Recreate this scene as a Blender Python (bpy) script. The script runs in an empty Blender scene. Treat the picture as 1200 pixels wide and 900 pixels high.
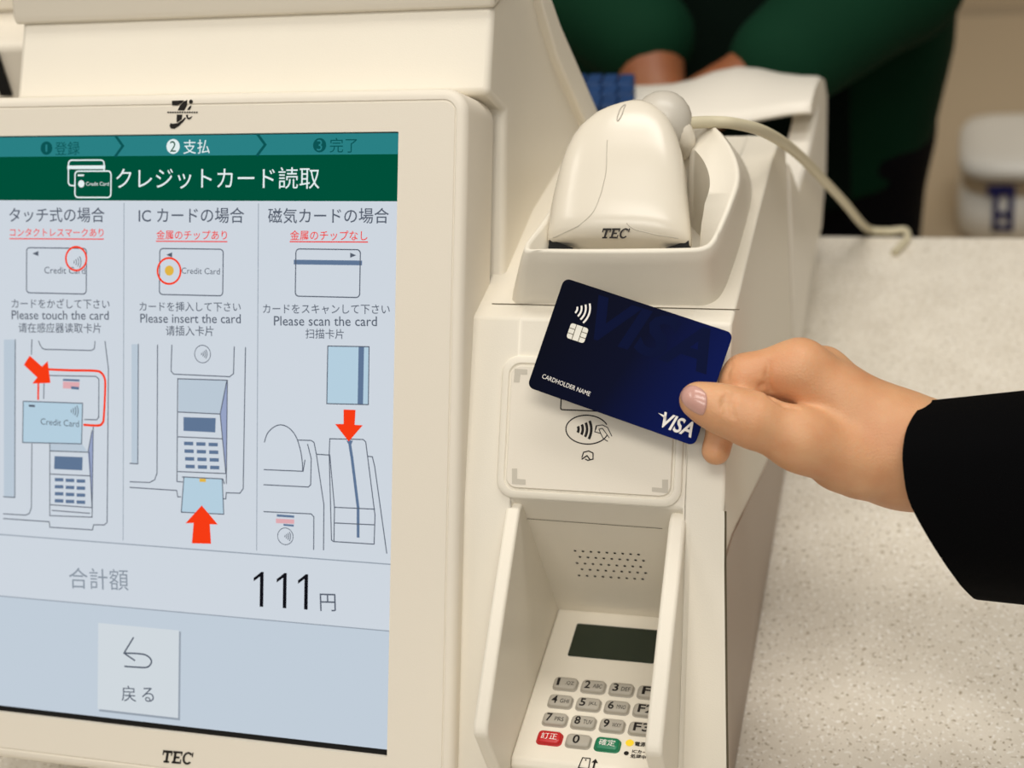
import bpy, bmesh, math
import numpy as np
from mathutils import Vector, Matrix

# ------------------------------------------------------------------ camera
FOC = 1733.0                       # focal length in pixels of a 1200x900 frame
EYE = np.array([0.0, 0.0, 1.535])  # camera position: floor z=0, counter top z=0.90
Xc = np.array([5900.0, -230.0, -FOC]); Xc /= np.linalg.norm(Xc)
_b = (FOC*FOC/5900-337.6)/(.168-230/5900); _a = 337.6+.168*_b
Yc = np.array([_a, _b, FOC]); Yc /= np.linalg.norm(Yc); Yc -= Xc*(Xc@Yc); Yc /= np.linalg.norm(Yc)
Zc = -np.cross(Xc, Yc)
RM = np.array([Xc, Yc, Zc])        # rows: world axes in camera coordinates (x right, y up, z forward)
sc = bpy.context.scene
col = sc.collection
cd = bpy.data.cameras.new('camera'); cam = bpy.data.objects.new('camera', cd); col.objects.link(cam)
cd.sensor_width = 36.0; cd.lens = FOC/1200*36; cd.clip_start = .01
m3 = np.stack([RM[:, 0], RM[:, 1], -RM[:, 2]], 1)
mw = Matrix(m3.tolist()).to_4x4(); mw.translation = Vector(EYE); cam.matrix_world = mw
cd.dof.use_dof = True; cd.dof.focus_distance = .70; cd.dof.aperture_fstop = 6.3
sc.camera = cam
# ------------------------------------------------------------------ light
sc.view_settings.view_transform = 'Standard'; sc.view_settings.look = 'None'
sc.view_settings.gamma = 1; sc.view_settings.exposure = 0.0; sc.view_settings.use_curve_mapping = False
w = bpy.data.worlds.new('world'); sc.world = w; w.use_nodes = True
w.node_tree.nodes['Background'].inputs[0].default_value = (1.0, .95, .87, 1)
w.node_tree.nodes['Background'].inputs[1].default_value = .19
def area(name, loc, sx, sy, power, color, aim=None):
    l = bpy.data.lights.new(name, 'AREA'); l.shape = 'RECTANGLE'; l.size = sx; l.size_y = sy
    l.energy = power; l.color = color
    o = bpy.data.objects.new(name, l); col.objects.link(o); o.location = loc
    if aim: o.rotation_euler = (Vector(aim)-Vector(loc)).to_track_quat('-Z', 'Y').to_euler()
    return o
area('ceiling_light_front', (.05, -.15, 2.75), 1.3, .5, 15.5, (1.0, .955, .885))
area('ceiling_light_back', (.05, 1.0, 2.75), 1.3, .4, 15, (1.0, .955, .885))
area('fill_light_behind', (-.1, -1.5, 2.75), 1.6, .5, 26, (1.0, .955, .885))  # added fill behind the camera, brightens surfaces that face it
area('ceiling_light_left', (-1.7, .3, 2.75), .5, 1.3, 11, (1.0, .955, .885))

# ------------------------------------------------------------------ maths helpers
def ray(px, py): return RM @ np.array([(px-600)/FOC, (450-py)/FOC, 1.0])
class Plane:
    """a flat surface: origin, u to the right, v up the surface, n out of it"""
    def __init__(s, o, lean=None, u=(1, 0, 0), v=None):
        s.o = np.array(o, float); s.u = np.array(u, float)
        if lean is not None:
            t = math.radians(lean); v = (0, math.sin(t), math.cos(t))
        s.v = np.array(v, float); s.n = np.cross(s.u, s.v)
    def hit(s, px, py):
        d = ray(px, py); t = np.dot(s.o-EYE, s.n)/np.dot(d, s.n); return EYE+t*d
    def ab(s, px, py):
        p = s.hit(px, py)-s.o; return np.array([p@s.u, p@s.v])
    def pt(s, a, b, c=0.0): return s.o+s.u*a+s.v*b+s.n*c
    def off(s, c): return Plane(s.o+s.n*c, None, s.u, s.v)
def rel(x, y, z): return np.array([x, y, z+EYE[2]])     # z measured from the eye height
def on_x(px, py, X): return Plane((X, 0, 0), None, (0, 1, 0), (0, 0, 1)).hit(px, py)
def on_y(px, py, Y): return Plane((0, Y, 0), None, (1, 0, 0), (0, 0, 1)).hit(px, py)
def on_z(px, py, Zr): return Plane((0, 0, Zr+EYE[2]), None, (1, 0, 0), (0, 1, 0)).hit(px, py)
def at(px, py, d):                                       # point at a distance along the view axis
    return EYE+ray(px, py)*d
def proj(P):
    c = RM.T @ (np.asarray(P)-EYE); return 600+FOC*c[0]/c[2], 450-FOC*c[1]/c[2], c[2]
def lin(c):
    c = [x/255 for x in c]
    return tuple(x/12.92 if x <= .04045 else ((x+.055)/1.055)**2.4 for x in c)+(1.0,)

# ------------------------------------------------------------------ materials
def mat_base(name):
    m = bpy.data.materials.new(name); m.use_nodes = True
    return m, m.node_tree.nodes, m.node_tree.links, m.node_tree.nodes['Principled BSDF']
def pmat(name, rgb, rough=.5, spec=.4, bump=0.0, bscale=900, var=0.0, vscale=12, metal=0.0, sss=0.0, coat=0.0):
    m, N, L, b = mat_base(name)
    b.inputs['Base Color'].default_value = lin(rgb); b.inputs['Roughness'].default_value = rough
    b.inputs['Specular IOR Level'].default_value = spec; b.inputs['Metallic'].default_value = metal
    if coat: b.inputs['Coat Weight'].default_value = coat
    tc = N.new('ShaderNodeTexCoord')
    if var:
        nz = N.new('ShaderNodeTexNoise'); nz.inputs['Scale'].default_value = vscale; nz.inputs['Detail'].default_value = 4
        L.new(tc.outputs['Object'], nz.inputs['Vector'])
        mx = N.new('ShaderNodeMix'); mx.data_type = 'RGBA'
        c = lin(rgb); mx.inputs[6].default_value = tuple(x*(1-var) for x in c[:3])+(1,); mx.inputs[7].default_value = tuple(min(1, x*(1+var)) for x in c[:3])+(1,)
        L.new(nz.outputs['Fac'], mx.inputs[0]); L.new(mx.outputs[2], b.inputs['Base Color'])
    if bump:
        nz = N.new('ShaderNodeTexNoise'); nz.inputs['Scale'].default_value = bscale
        L.new(tc.outputs['Object'], nz.inputs['Vector'])
        bp = N.new('ShaderNodeBump'); bp.inputs['Strength'].default_value = bump; bp.inputs['Distance'].default_value = .001
        L.new(nz.outputs['Fac'], bp.inputs['Height']); L.new(bp.outputs['Normal'], b.inputs['Normal'])
    if sss:
        b.inputs['Subsurface Weight'].default_value = sss; b.inputs['Subsurface Radius'].default_value = (.008, .003, .0015)
        b.inputs['Subsurface Scale'].default_value = 1.0
    return m
def emis(name, rgb, k=1.0):
    m = bpy.data.materials.new(name); m.use_nodes = True; N = m.node_tree.nodes; L = m.node_tree.links
    N.remove(N['Principled BSDF']); e = N.new('ShaderNodeEmission'); e.inputs[0].default_value = lin(rgb); e.inputs[1].default_value = k
    L.new(e.outputs[0], N['Material Output'].inputs[0]); return m
M = {}
M['plastic'] = pmat('ivory_plastic', (226, 219, 204), .42, .4, .08, 1500, .015, 20)
M['plastic_gloss'] = pmat('glossy_ivory_plastic', (220, 212, 196), .25, .5, 0, 0, .01, 20)
M['panel'] = pmat('panel_ivory_plastic', (223, 215, 200), .5, .35, .06, 1500)
M['shaded_ivory'] = pmat('shaded_ivory_plastic', (176, 160, 146), .5, .3, .06, 1500)  # ivory plastic with the shade of the undercut side put into its colour
M['hood'] = pmat('white_hood_plastic', (232, 226, 214), .4, .4, .05, 900, .02, 9)
M['dark'] = pmat('black_gap', (14, 14, 13), .6, .2)
M['ink'] = pmat('black_print', (30, 26, 24), .6, .2)
M['ink_grey'] = pmat('grey_print', (192, 185, 171), .6, .2)
M['lcd'] = pmat('dark_green_lcd', (34, 44, 32), .18, .5, 0, 0, .06, 40)
M['key'] = pmat('grey_rubber_key', (168, 162, 150), .55, .3, .05, 1500)
M['key_red'] = pmat('red_key', (186, 18, 24), .3, .5)
M['key_green'] = pmat('green_key', (0, 116, 78), .3, .5)
M['white_ink'] = pmat('white_print', (232, 228, 222), .6, .2)
M['grey_rubber'] = pmat('grey_translucent_plastic', (194, 188, 176), .35, .5, 0, 0, .03, 30)
M['cable'] = pmat('ivory_cable', (205, 196, 168), .45, .4)
M['seam'] = pmat('seam_gap', (92, 84, 66), .8, .1)
M['blue_key'] = pmat('blue_key', (30, 60, 104), .5, .4, 0, 0, .35, 60)
M['led'] = emis('amber_led', (255, 214, 60), 1.0)
M['black_cloth'] = pmat('black_suit_cloth', (4, 4, 5), .9, .06, .25, 1800, .15, 60)
M['green_cloth'] = pmat('dark_green_cloth', (4, 46, 27), .85, .15, .2, 900, .12, 14)
M['apron'] = pmat('black_green_cloth', (5, 20, 13), .9, .12, .2, 900, .1, 14)
M['trousers'] = pmat('black_trousers_cloth', (12, 12, 16), .9, .1, .2, 900)
M['hair'] = pmat('dark_hair', (24, 18, 14), .5, .4, .5, 120)
M['wall'] = pmat('beige_wall_paint', (196, 178, 150), .8, .2, .1, 200, .02, 3)
M['floor'] = pmat('grey_floor_vinyl', (120, 108, 92), .5, .3, .05, 80, .08, 6)
M['bag'] = pmat('white_plastic_film', (240, 236, 226), .35, .5, .5, 45, .05, 14)
M['bag_blue'] = pmat('blue_print', (38, 40, 104), .5, .3, 0, 0, .3, 60)
M['nail'] = pmat('pale_pink_nail', (198, 152, 140), .2, .55, 0, 0, .05, 300)
M['chip'] = pmat('silver_chip', (206, 203, 192), .3, .5, 0, 0, .03, 200, .25)

def skin_material(name, rgb):
    m, N, L, b = mat_base(name)
    tc = N.new('ShaderNodeTexCoord')
    n1 = N.new('ShaderNodeTexNoise'); n1.inputs['Scale'].default_value = 38; n1.inputs['Detail'].default_value = 5
    L.new(tc.outputs['Object'], n1.inputs['Vector'])
    r = N.new('ShaderNodeValToRGB'); c = lin(rgb)
    r.color_ramp.elements[0].position = .3; r.color_ramp.elements[0].color = (c[0]*.93, c[1]*.80, c[2]*.74, 1)
    r.color_ramp.elements[1].position = .7; r.color_ramp.elements[1].color = (min(1, c[0]*1.04), c[1]*1.08, c[2]*1.1, 1)
    L.new(n1.outputs['Fac'], r.inputs[0]); L.new(r.outputs[0], b.inputs['Base Color'])
    b.inputs['Roughness'].default_value = .46; b.inputs['Specular IOR Level'].default_value = .35
    b.inputs['Subsurface Weight'].default_value = .25; b.inputs['Subsurface Radius'].default_value = (.008, .003, .0015); b.inputs['Subsurface Scale'].default_value = .6
    v = N.new('ShaderNodeTexVoronoi'); v.inputs['Scale'].default_value = 900; L.new(tc.outputs['Object'], v.inputs['Vector'])
    n2 = N.new('ShaderNodeTexNoise'); n2.inputs['Scale'].default_value = 160; n2.inputs['Detail'].default_value = 6; L.new(tc.outputs['Object'], n2.inputs['Vector'])
    ad = N.new('ShaderNodeMath'); ad.operation = 'ADD'; L.new(v.outputs['Distance'], ad.inputs[0]); L.new(n2.outputs['Fac'], ad.inputs[1])
    bp = N.new('ShaderNodeBump'); bp.inputs['Strength'].default_value = .18; bp.inputs['Distance'].default_value = .0006
    L.new(ad.outputs[0], bp.inputs['Height']); L.new(bp.outputs['Normal'], b.inputs['Normal'])
    return m
M['skin'] = skin_material('skin_of_hand', (210, 160, 119))
M['skin_far'] = skin_material('skin_of_attendant', (146, 92, 60))

def counter_material():
    m, N, L, b = mat_base('speckled_stone_counter')
    tc = N.new('ShaderNodeTexCoord')
    def noise(scale, detail=2):
        n = N.new('ShaderNodeTexNoise'); n.inputs['Scale'].default_value = scale; n.inputs['Detail'].default_value = detail
        L.new(tc.outputs['Object'], n.inputs['Vector']); return n
    def ramp(n, stops):
        r = N.new('ShaderNodeValToRGB'); r.color_ramp.interpolation = 'LINEAR'
        el = r.color_ramp.elements
        el[0].position, el[0].color = stops[0]; el[1].position, el[1].color = stops[-1]
        for p, c in stops[1:-1]:
            e = el.new(p); e.color = c
        L.new(n.outputs[0], r.inputs[0]); return r
    def mix(a, bcol, fac):
        x = N.new('ShaderNodeMix'); x.data_type = 'RGBA'; L.new(fac, x.inputs[0]); L.new(a, x.inputs[6]); x.inputs[7].default_value = bcol; return x.outputs[2]
    base = ramp(noise(30, 4), [(.3, lin((223, 215, 200))), (.7, lin((235, 228, 214)))]).outputs[0]
    W = (1, 1, 1, 1); K = (0, 0, 0, 1)
    base = mix(base, lin((250, 246, 238)), ramp(noise(430, 1), [(.60, K), (.66, W)]).outputs[0])
    base = mix(base, lin((176, 164, 142)), ramp(noise(340, 1), [(.64, K), (.70, W)]).outputs[0])
    base = mix(base, lin((150, 128, 98)), ramp(noise(560, 1), [(.70, K), (.74, W)]).outputs[0])
    L.new(base, b.inputs['Base Color']); b.inputs['Roughness'].default_value = .38; b.inputs['Specular IOR Level'].default_value = .4
    return m
M['counter'] = counter_material()

# ------------------------------------------------------------------ object helpers
ROOT = {}
def props(o, label=None, cat=None, group=None, kind=None):
    if label: o['label'] = label
    if cat: o['category'] = cat
    if group: o['group'] = group
    if kind: o['kind'] = kind
def thing(name, loc, label, cat, group=None):
    o = bpy.data.objects.new(name, None); col.objects.link(o); o.location = Vector(loc); o.empty_display_size = .02
    ROOT[o.name] = np.array(loc, float); props(o, label, cat, group); return o
class MB:
    def __init__(s): s.v = []; s.f = []; s.mi = []; s.cur = 0
    def pts(s, P):
        i = len(s.v); s.v += [np.asarray(p, float) for p in P]; return list(range(i, i+len(P)))
    def face(s, idx): s.f.append(list(idx)); s.mi.append(s.cur)
    def poly(s, P): s.face(s.pts(P)); return s
    def loft(s, rings, close=True, cap0=False, cap1=False):
        ids = [s.pts(r) for r in rings]; n = len(ids[0])
        for a, b in zip(ids, ids[1:]):
            for i in range(n if close else n-1):
                j = (i+1) % n; s.face([a[i], a[j], b[j], b[i]])
        if cap0: s.face(ids[0][::-1])
        if cap1: s.face(ids[-1])
        return s
    def prism(s, P, d):                                   # extrude polygon P along vector d
        d = np.asarray(d, float); return s.loft([P, [np.asarray(p)+d for p in P]], True, True, True)
    def box(s, lo, hi):
        (x0, y0, z0), (x1, y1, z1) = lo, hi
        return s.prism([(x0, y0, z0), (x1, y0, z0), (x1, y1, z0), (x0, y1, z0)], (0, 0, z1-z0))
    def tube(s, P, r, n=10, caps=True):
        P = [np.asarray(p, float) for p in P]; rs = r if hasattr(r, '__len__') else [r]*len(P)
        rings = []; up = None
        for i, p in enumerate(P):
            t = P[min(i+1, len(P)-1)]-P[max(i-1, 0)]; t /= np.linalg.norm(t)
            if up is None:
                up = np.cross(t, [0, 0, 1.0]);
                if np.linalg.norm(up) < 1e-3: up = np.cross(t, [0, 1.0, 0])
            up = up-t*(up@t); up /= np.linalg.norm(up); q = np.cross(t, up)
            rings.append([p+rs[i]*(up*math.cos(2*math.pi*k/n)+q*math.sin(2*math.pi*k/n)) for k in range(n)])
        return s.loft(rings, True, caps, caps)
    def raw(s, V, F):
        b = len(s.v); s.v += [np.asarray(p, float) for p in V]
        for f in F: s.f.append([b+i for i in f]); s.mi.append(s.cur)
        return s
    def build(s, name, mats, parent=None, smooth=True, angle=35, bevel=0, seg=3, fix=True, loc=None, **pr):
        if not isinstance(mats, (list, tuple)): mats = [mats]
        base = np.zeros(3) if loc is None else np.array(loc, float)
        if parent is not None:
            r = parent
            while r.parent: r = r.parent
            base = ROOT.get(r.name, np.zeros(3))
        me = bpy.data.meshes.new(name); me.from_pydata([tuple(p-base) for p in s.v], [], s.f)
        for m in mats: me.materials.append(m)
        if len(mats) > 1:
            me.polygons.foreach_set('material_index', s.mi)
        if fix:
            bm = bmesh.new(); bm.from_mesh(me); bmesh.ops.recalc_face_normals(bm, faces=bm.faces); bm.to_mesh(me); bm.free()
        if smooth:
            me.polygons.foreach_set('use_smooth', [True]*len(me.polygons)); me.set_sharp_from_angle(angle=math.radians(angle))
        me.update()
        o = bpy.data.objects.new(name, me); col.objects.link(o)
        if parent is not None: o.parent = parent
        elif loc is not None: o.location = Vector(base); ROOT[o.name] = base
        if bevel:
            b = o.modifiers.new('bevel', 'BEVEL'); b.width = bevel; b.segments = seg; b.limit_method = 'ANGLE'; b.angle_limit = math.radians(30)
        props(o, **pr); return o
def rrect(a0, b0, a1, b1, r, n=6):
    out = []
    for cx, cy, t0 in ((a1-r, b1-r, 0), (a0+r, b1-r, 90), (a0+r, b0+r, 180), (a1-r, b0+r, 270)):
        for k in range(n+1):
            t = math.radians(t0+90*k/n); out.append((cx+r*math.cos(t), cy+r*math.sin(t)))
    return out
def smooth_path(P, n=8, closed=False):                    # Catmull-Rom through the points
    P = [np.asarray(p, float) for p in P]; out = []; k = len(P)
    for i in range(k if closed else k-1):
        if closed: a, b, c, d = P[(i-1) % k], P[i], P[(i+1) % k], P[(i+2) % k]
        else: a, b, c, d = P[max(i-1, 0)], P[i], P[i+1], P[min(i+2, k-1)]
        for j in range(n):
            t = j/n; out.append(.5*((2*b)+(-a+c)*t+(2*a-5*b+4*c-d)*t*t+(-a+3*b-3*c+d)*t**3))
    if not closed: out.append(P[-1])
    return out
# flat drawing on a surface: coordinates of the surface, small lift off it
class Draw:
    def __init__(s, plane, lift=.00012): s.p = plane; s.c = lift; s.mb = MB()
    def P(s, a, b, c=None): return s.p.pt(a, b, s.c if c is None else c)
    def ab(s, q): return s.p.ab(*q)
    def fill(s, ab, c=None): s.mb.poly([s.P(a, b, c) for a, b in ab]); return s
    def fillpx(s, q, c=None): return s.fill([s.ab(x) for x in q], c)
    def line(s, ab, wd, closed=False, c=None):
        ab = [np.array(p, float) for p in ab]
        if closed: ab = ab+[ab[0]]
        for p, q in zip(ab, ab[1:]):
            t = q-p; l = np.linalg.norm(t)
            if l < 1e-9: continue
            t = t/l; n = np.array([-t[1], t[0]])*wd/2; e = t*wd*.35
            s.fill([p-e-n, q+e-n, q+e+n, p-e+n], c)
        return s
    def linepx(s, q, wd, closed=False, c=None): return s.line([s.ab(x) for x in q], wd, closed, c)
    def disc(s, ctr, r, c=None, n=28): return s.fill([(ctr[0]+r*math.cos(2*math.pi*k/n), ctr[1]+r*math.sin(2*math.pi*k/n)) for k in range(n)], c)
    def ring(s, ctr, r, wd, c=None, n=40, ry=None, t0=0, t1=360):
        ry = r if ry is None else ry; m = max(4, int(n*(t1-t0)/360))
        pts = [(math.cos(math.radians(t0+(t1-t0)*k/m)), math.sin(math.radians(t0+(t1-t0)*k/m))) for k in range(m+1)]
        for (x0, y0), (x1, y1) in zip(pts, pts[1:]):
            s.fill([(ctr[0]+(r-wd/2)*x0, ctr[1]+(ry-wd/2)*y0), (ctr[0]+(r+wd/2)*x0, ctr[1]+(ry+wd/2)*y0),
                    (ctr[0]+(r+wd/2)*x1, ctr[1]+(ry+wd/2)*y1), (ctr[0]+(r-wd/2)*x1, ctr[1]+(ry-wd/2)*y1)], c)
        return s
    def rr(s, lo, hi, r, wd, c=None): return s.line(rrect(lo[0], lo[1], hi[0], hi[1], r, 4), wd, True, c)
    def text(s, body, lo, hi, bold=0.0, shear=0.0, c=None, height=None):
        """text filling the width between surface points lo (left, mid height) and hi (right, mid height)"""
        V, F = glyphs(body, bold, shear); lo = np.array(lo); hi = np.array(hi)
        x0, x1 = V[:, 0].min(), V[:, 0].max(); y0, y1 = V[:, 1].min(), V[:, 1].max()
        d = hi-lo; wd = np.linalg.norm(d); t = d/wd; n = np.array([-t[1], t[0]])
        k = wd/(x1-x0); ky = k if height is None else height/(y1-y0)
        s.mb.raw([s.P(*(lo+t*(x-x0)*k+n*(y-(y0+y1)/2)*ky), c) for x, y in V], F); return s
    def textpx(s, body, x0, x1, y, y1=None, **k): return s.text(body, s.ab((x0, y)), s.ab((x1, y if y1 is None else y1)), **k)
    def build(s, name, mat, parent, **k): return s.mb.build(name, mat, parent, smooth=False, fix=False, **k)
_GL = {}
def glyphs(body, bold, shear):
    key = (body, bold, shear)
    if key not in _GL:
        c = bpy.data.curves.new('lettering', 'FONT'); c.body = body; c.offset = bold; c.shear = shear; c.resolution_u = 3
        o = bpy.data.objects.new('lettering', c); me = o.to_mesh()
        V = np.array([v.co[:2] for v in me.vertices]); F = [list(p.vertices) for p in me.polygons]
        _GL[key] = (V, F); o.to_mesh_clear(); bpy.data.objects.remove(o); bpy.data.curves.remove(c)
    return _GL[key]
def slab_letters(dr, lo, hi, hgt):
    """T E C in slanted heavy slab letters between two surface points"""
    lo = np.array(lo); hi = np.array(hi); t = hi-lo; wd = np.linalg.norm(t); t /= wd; n = np.array([-t[1], t[0]])
    def q(P): dr.fill([lo+t*(x*wd/3.1+.20*y*hgt)+n*(y-.5)*hgt for x, y in P])
    q([(.0, .80), (.95, .80), (.95, 1), (.0, 1)]); q([(.36, 0), (.60, 0), (.60, .8), (.36, .8)]); q([(.2, 0), (.76, 0), (.76, .16), (.2, .16)])
    q([(0, .6), (.12, .6), (.12, .8), (0, .8)]); q([(.83, .6), (.95, .6), (.95, .8), (.83, .8)])
    q([(1.0, 0), (1.92, 0), (1.92, .17), (1.0, .17)]); q([(1.0, .83), (1.92, .83), (1.92, 1), (1.0, 1)]); q([(1.12, .17), (1.36, .17), (1.36, .83), (1.12, .83)])
    q([(1.36, .43), (1.7, .43), (1.7, .58), (1.36, .58)]); q([(1.8, .17), (1.92, .17), (1.92, .36), (1.8, .36)]); q([(1.8, .66), (1.92, .66), (1.92, .83), (1.8, .83)])
    a = [math.radians(40+k*28) for k in range(11)]
    for p, r in zip(a, a[1:]):
        q([(2.5+.29*math.cos(p), .5+.36*math.sin(p)), (2.5+.5*math.cos(p), .5+.52*math.sin(p)), (2.5+.5*math.cos(r), .5+.52*math.sin(r)), (2.5+.29*math.cos(r), .5+.36*math.sin(r))])
    q([(2.86, .62), (2.98, .62), (2.98, .98), (2.86, .98)])
# implicit surfaces ------------------------------------------------
def surface_nets(fn, lo, hi, h, relax=2):
    lo = np.array(lo, float); n = np.ceil((np.array(hi)-lo)/h).astype(int)+1
    ax = [lo[i]+h*np.arange(n[i]) for i in range(3)]
    G = np.stack(np.meshgrid(*ax, indexing='ij'), -1)
    nc = (n+5)//6+1; cx = [lo[i]+6*h*np.arange(nc[i]) for i in range(3)]
    C = fn(np.stack(np.meshgrid(*cx, indexing='ij'), -1).reshape(-1, 3)).reshape(nc)
    ix = [np.clip(np.round(np.arange(n[i])/6).astype(int), 0, nc[i]-1) for i in range(3)]
    Fv = C[np.ix_(*ix)].copy(); near = np.abs(Fv) < 12*h
    Fv[near] = fn(G[near])
    S = Fv < 0
    c = [(i, j, k) for i in (0, 1) for j in (0, 1) for k in (0, 1)]
    def sub(A, o): return A[o[0]:n[0]-1+o[0], o[1]:n[1]-1+o[1], o[2]:n[2]-1+o[2]]
    cnt = sum(sub(S, o).astype(int) for o in c); act = (cnt > 0) & (cnt < 8)
    acc = np.zeros(act.shape+(3,)); num = np.zeros(act.shape)
    for a in c:
        for d in range(3):
            if a[d]: continue
            b = list(a); b[d] = 1; fa, fb = sub(Fv, a), sub(Fv, b); x = (fa < 0) != (fb < 0)
            t = np.where(x, fa/np.where(x, fa-fb, 1), 0)
            for e in range(3): acc[..., e] += np.where(x, (t if e == d else a[e]), 0)
            num += x
    ids = -np.ones(act.shape, int); ids[act] = np.arange(act.sum())
    cell = np.stack(np.nonzero(act), -1)
    V = lo+h*(cell+acc[act]/num[act][:, None])
    Q = []
    for d in range(3):
        e, f_ = [(1, 2), (2, 0), (0, 1)][d]
        sl = [slice(1, n[i]-1) for i in range(3)]; sl[d] = slice(0, n[d]-1); sh = list(sl); sh[d] = slice(1, n[d])
        A, B = S[tuple(sl)], S[tuple(sh)]
        for flip in (False, True):
            m = (A & ~B) if not flip else (~A & B)
            I = np.stack(np.nonzero(m), -1)+np.array([s_.start for s_ in sl])
            if not len(I): continue
            E_, F_ = np.zeros(3, int), np.zeros(3, int); E_[e] = 1; F_[f_] = 1
            q = [I-E_-F_, I-F_, I, I-E_]
            q = np.stack([ids[x[:, 0], x[:, 1], x[:, 2]] for x in q], -1)
            Q.append(q[:, ::-1] if flip else q)
    Q = np.concatenate(Q)
    for _ in range(relax):
        s = np.zeros_like(V); k = np.zeros(len(V))
        for a, b in ((0, 1), (1, 2), (2, 3), (3, 0)):
            np.add.at(s, Q[:, a], V[Q[:, b]]); np.add.at(s, Q[:, b], V[Q[:, a]]); np.add.at(k, Q[:, a], 1); np.add.at(k, Q[:, b], 1)
        V = V*.5+.5*s/k[:, None]
    return V, Q.tolist()
def cone(P, a, b, ra, rb):
    a = np.asarray(a, float); b = np.asarray(b, float); d = b-a; L2 = d@d
    t = np.clip(((P-a)@d)/max(L2, 1e-12), 0, 1)
    return np.linalg.norm(P-a-t[:, None]*d, axis=1)-(ra+(rb-ra)*t)
def smin(x, y, k):
    if k <= 0: return np.minimum(x, y)
    h = np.clip(.5+.5*(y-x)/k, 0, 1); return y*(1-h)+x*h-k*h*(1-h)

# ------------------------------------------------------------------ setting
ZC = .90                                                  # counter top
MB().box((-4, -2.2, -.02), (4, 2.6, 0)).build('floor', M['floor'], kind='structure')
MB().box((-4, 2.45, 0), (4, 2.55, 2.8)).build('wall_back', M['wall'], kind='structure')
YB = on_z(1200, 276, ZC-EYE[2])[1]
# counter with rounded far edge
ct = thing('counter', (0, .7, ZC), 'long speckled beige stone counter top carrying the payment terminal', 'counter')
MB().box((-1.6, .16, ZC-.04), (1.4, YB, ZC)).build('worktop', M['counter'], ct, bevel=.006)
MB().box((-1.58, .22, 0), (1.38, YB-.05, ZC-.04)).build('cabinet_body', M['panel'], ct, label='plain ivory counter front')

# ------------------------------------------------------------------ self checkout terminal
XS, XR, XH = -.2262, -.097, -.2125                        # bezel right side, body right side, tower side
SP = Plane(EYE+ray(462, 520)*.723, 33.5)                  # the screen
RP = Plane(rel(-.15, .573, -.388), 39)                    # the card reader slope
T = thing('payment_terminal', (-.25, .55, ZC), 'ivory self checkout terminal with a tilted touch screen, card reader and PIN pad', 'payment terminal')

# display bezel: thick rounded plate with a window
tl = SP.ab(467, 154); b0 = SP.ab(300, 871)[1]; tR = tl[0]
W0 = tR-.2286; a_hi = tl[1]; a_lo = SP.ab(457, 888)[1]
xr_ = SP.ab(541, 440)[0]; top_ = SP.ab(300, 107.5)[1]; bot_ = SP.ab(0, 889)[1]; xl_ = W0-.030
N_ = 8
outer = rrect(xl_, bot_, xr_, top_, .012, N_); ins = lambda d: rrect(xl_+d, bot_+d, xr_-d, top_-d, max(.002, .012-d), N_)
hole = rrect(W0, a_lo, tR, a_hi, .0006, N_)
def ring(pl, o, c): return [pl.pt(a, b, c) for a, b in o]
mb = MB()
mb.loft([ring(SP, outer, -.042), ring(SP, outer, -.004), ring(SP, ins(.0006), -.0016), ring(SP, ins(.0022), -.0004), ring(SP, ins(.0036), 0.0),
         ring(SP, ins(.0052), 0.0), ring(SP, ins(.0056), -.0005), ring(SP, ins(.0060), -.0005), ring(SP, ins(.0064), 0.0),
         ring(SP, hole, 0.0), ring(SP, hole, -.0035)], True, True, False)
mb.build('display_bezel', M['panel'], T, angle=50)
disp = MB().loft([ring(SP, hole, -.0055), ring(SP, hole, -.0032)], True, True, True).build('display', M['dark'], T, label='glossy black screen glass', smooth=False)
# screen picture, every layer a hair above the last
E_ = {k: emis('screen_'+k, c) for k, c in dict(white=(206, 214, 223), panel=(193, 205, 217), teal=(42, 128, 132), green=(0, 80, 58), ink=(86, 94, 108), pale=(140, 150, 162),
      red=(246, 60, 22), pink=(236, 70, 66), black=(18, 18, 24), tealdark=(12, 84, 84), light=(226, 238, 238), blue=(180, 206, 222), slate=(96, 118, 148), gold=(224, 180, 70),
      shade=(150, 160, 172), button=(208, 216, 222), mid=(186, 200, 213), violet=(150, 162, 196)).items()}
_lay = [-.0031]
def layer(plane=SP, step=.00008):
    _lay[0] += step; return Draw(plane, _lay[0])
bT, bB = a_hi-.0004, SP.ab(457, 881)[1]
lv = lambda x, y: SP.ab(x, y)[1]
y_teal, y_green = lv(240, 181.5), lv(300, 235)
y_l1, y_l2 = lv(300, 650.5), lv(300, 727)
def band(mat, name, y0, y1):
    layer().fill([(W0, y0), (tR, y0), (tR, y1), (W0, y1)]).build(name, E_[mat], disp)
band('white', 'screen_background', bB, bT)
band('teal', 'progress_bar', y_teal, bT)
band('green', 'header_bar', y_green, y_teal)
band('panel', 'footer_area', bB, y_l2)
U = np.linalg.norm(SP.ab(301, 400)-SP.ab(300, 400))       # one photo pixel on the screen
def three(mat, names, *fns):
    lay = layer()
    for nm, fn in zip(names, fns):
        if fn: d_ = Draw(SP, lay.c); fn(d_); d_.build(nm, E_[mat], disp)
three('shade', ['divider_line']*4, lambda d: d.line([(W0, y_l1), (tR, y_l1)], U*1.3), lambda d: d.line([(W0, y_l2), (tR, y_l2)], U*1.2),
      lambda d: d.line([(d.ab((142, 240))[0], y_green-U*3), (d.ab((141, 634))[0], y_l1+U*4)], U*.9), lambda d: d.line([(d.ab((300, 240))[0], y_green-U*3), (d.ab((298, 640))[0], y_l1+U*4)], U*.9))
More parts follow.
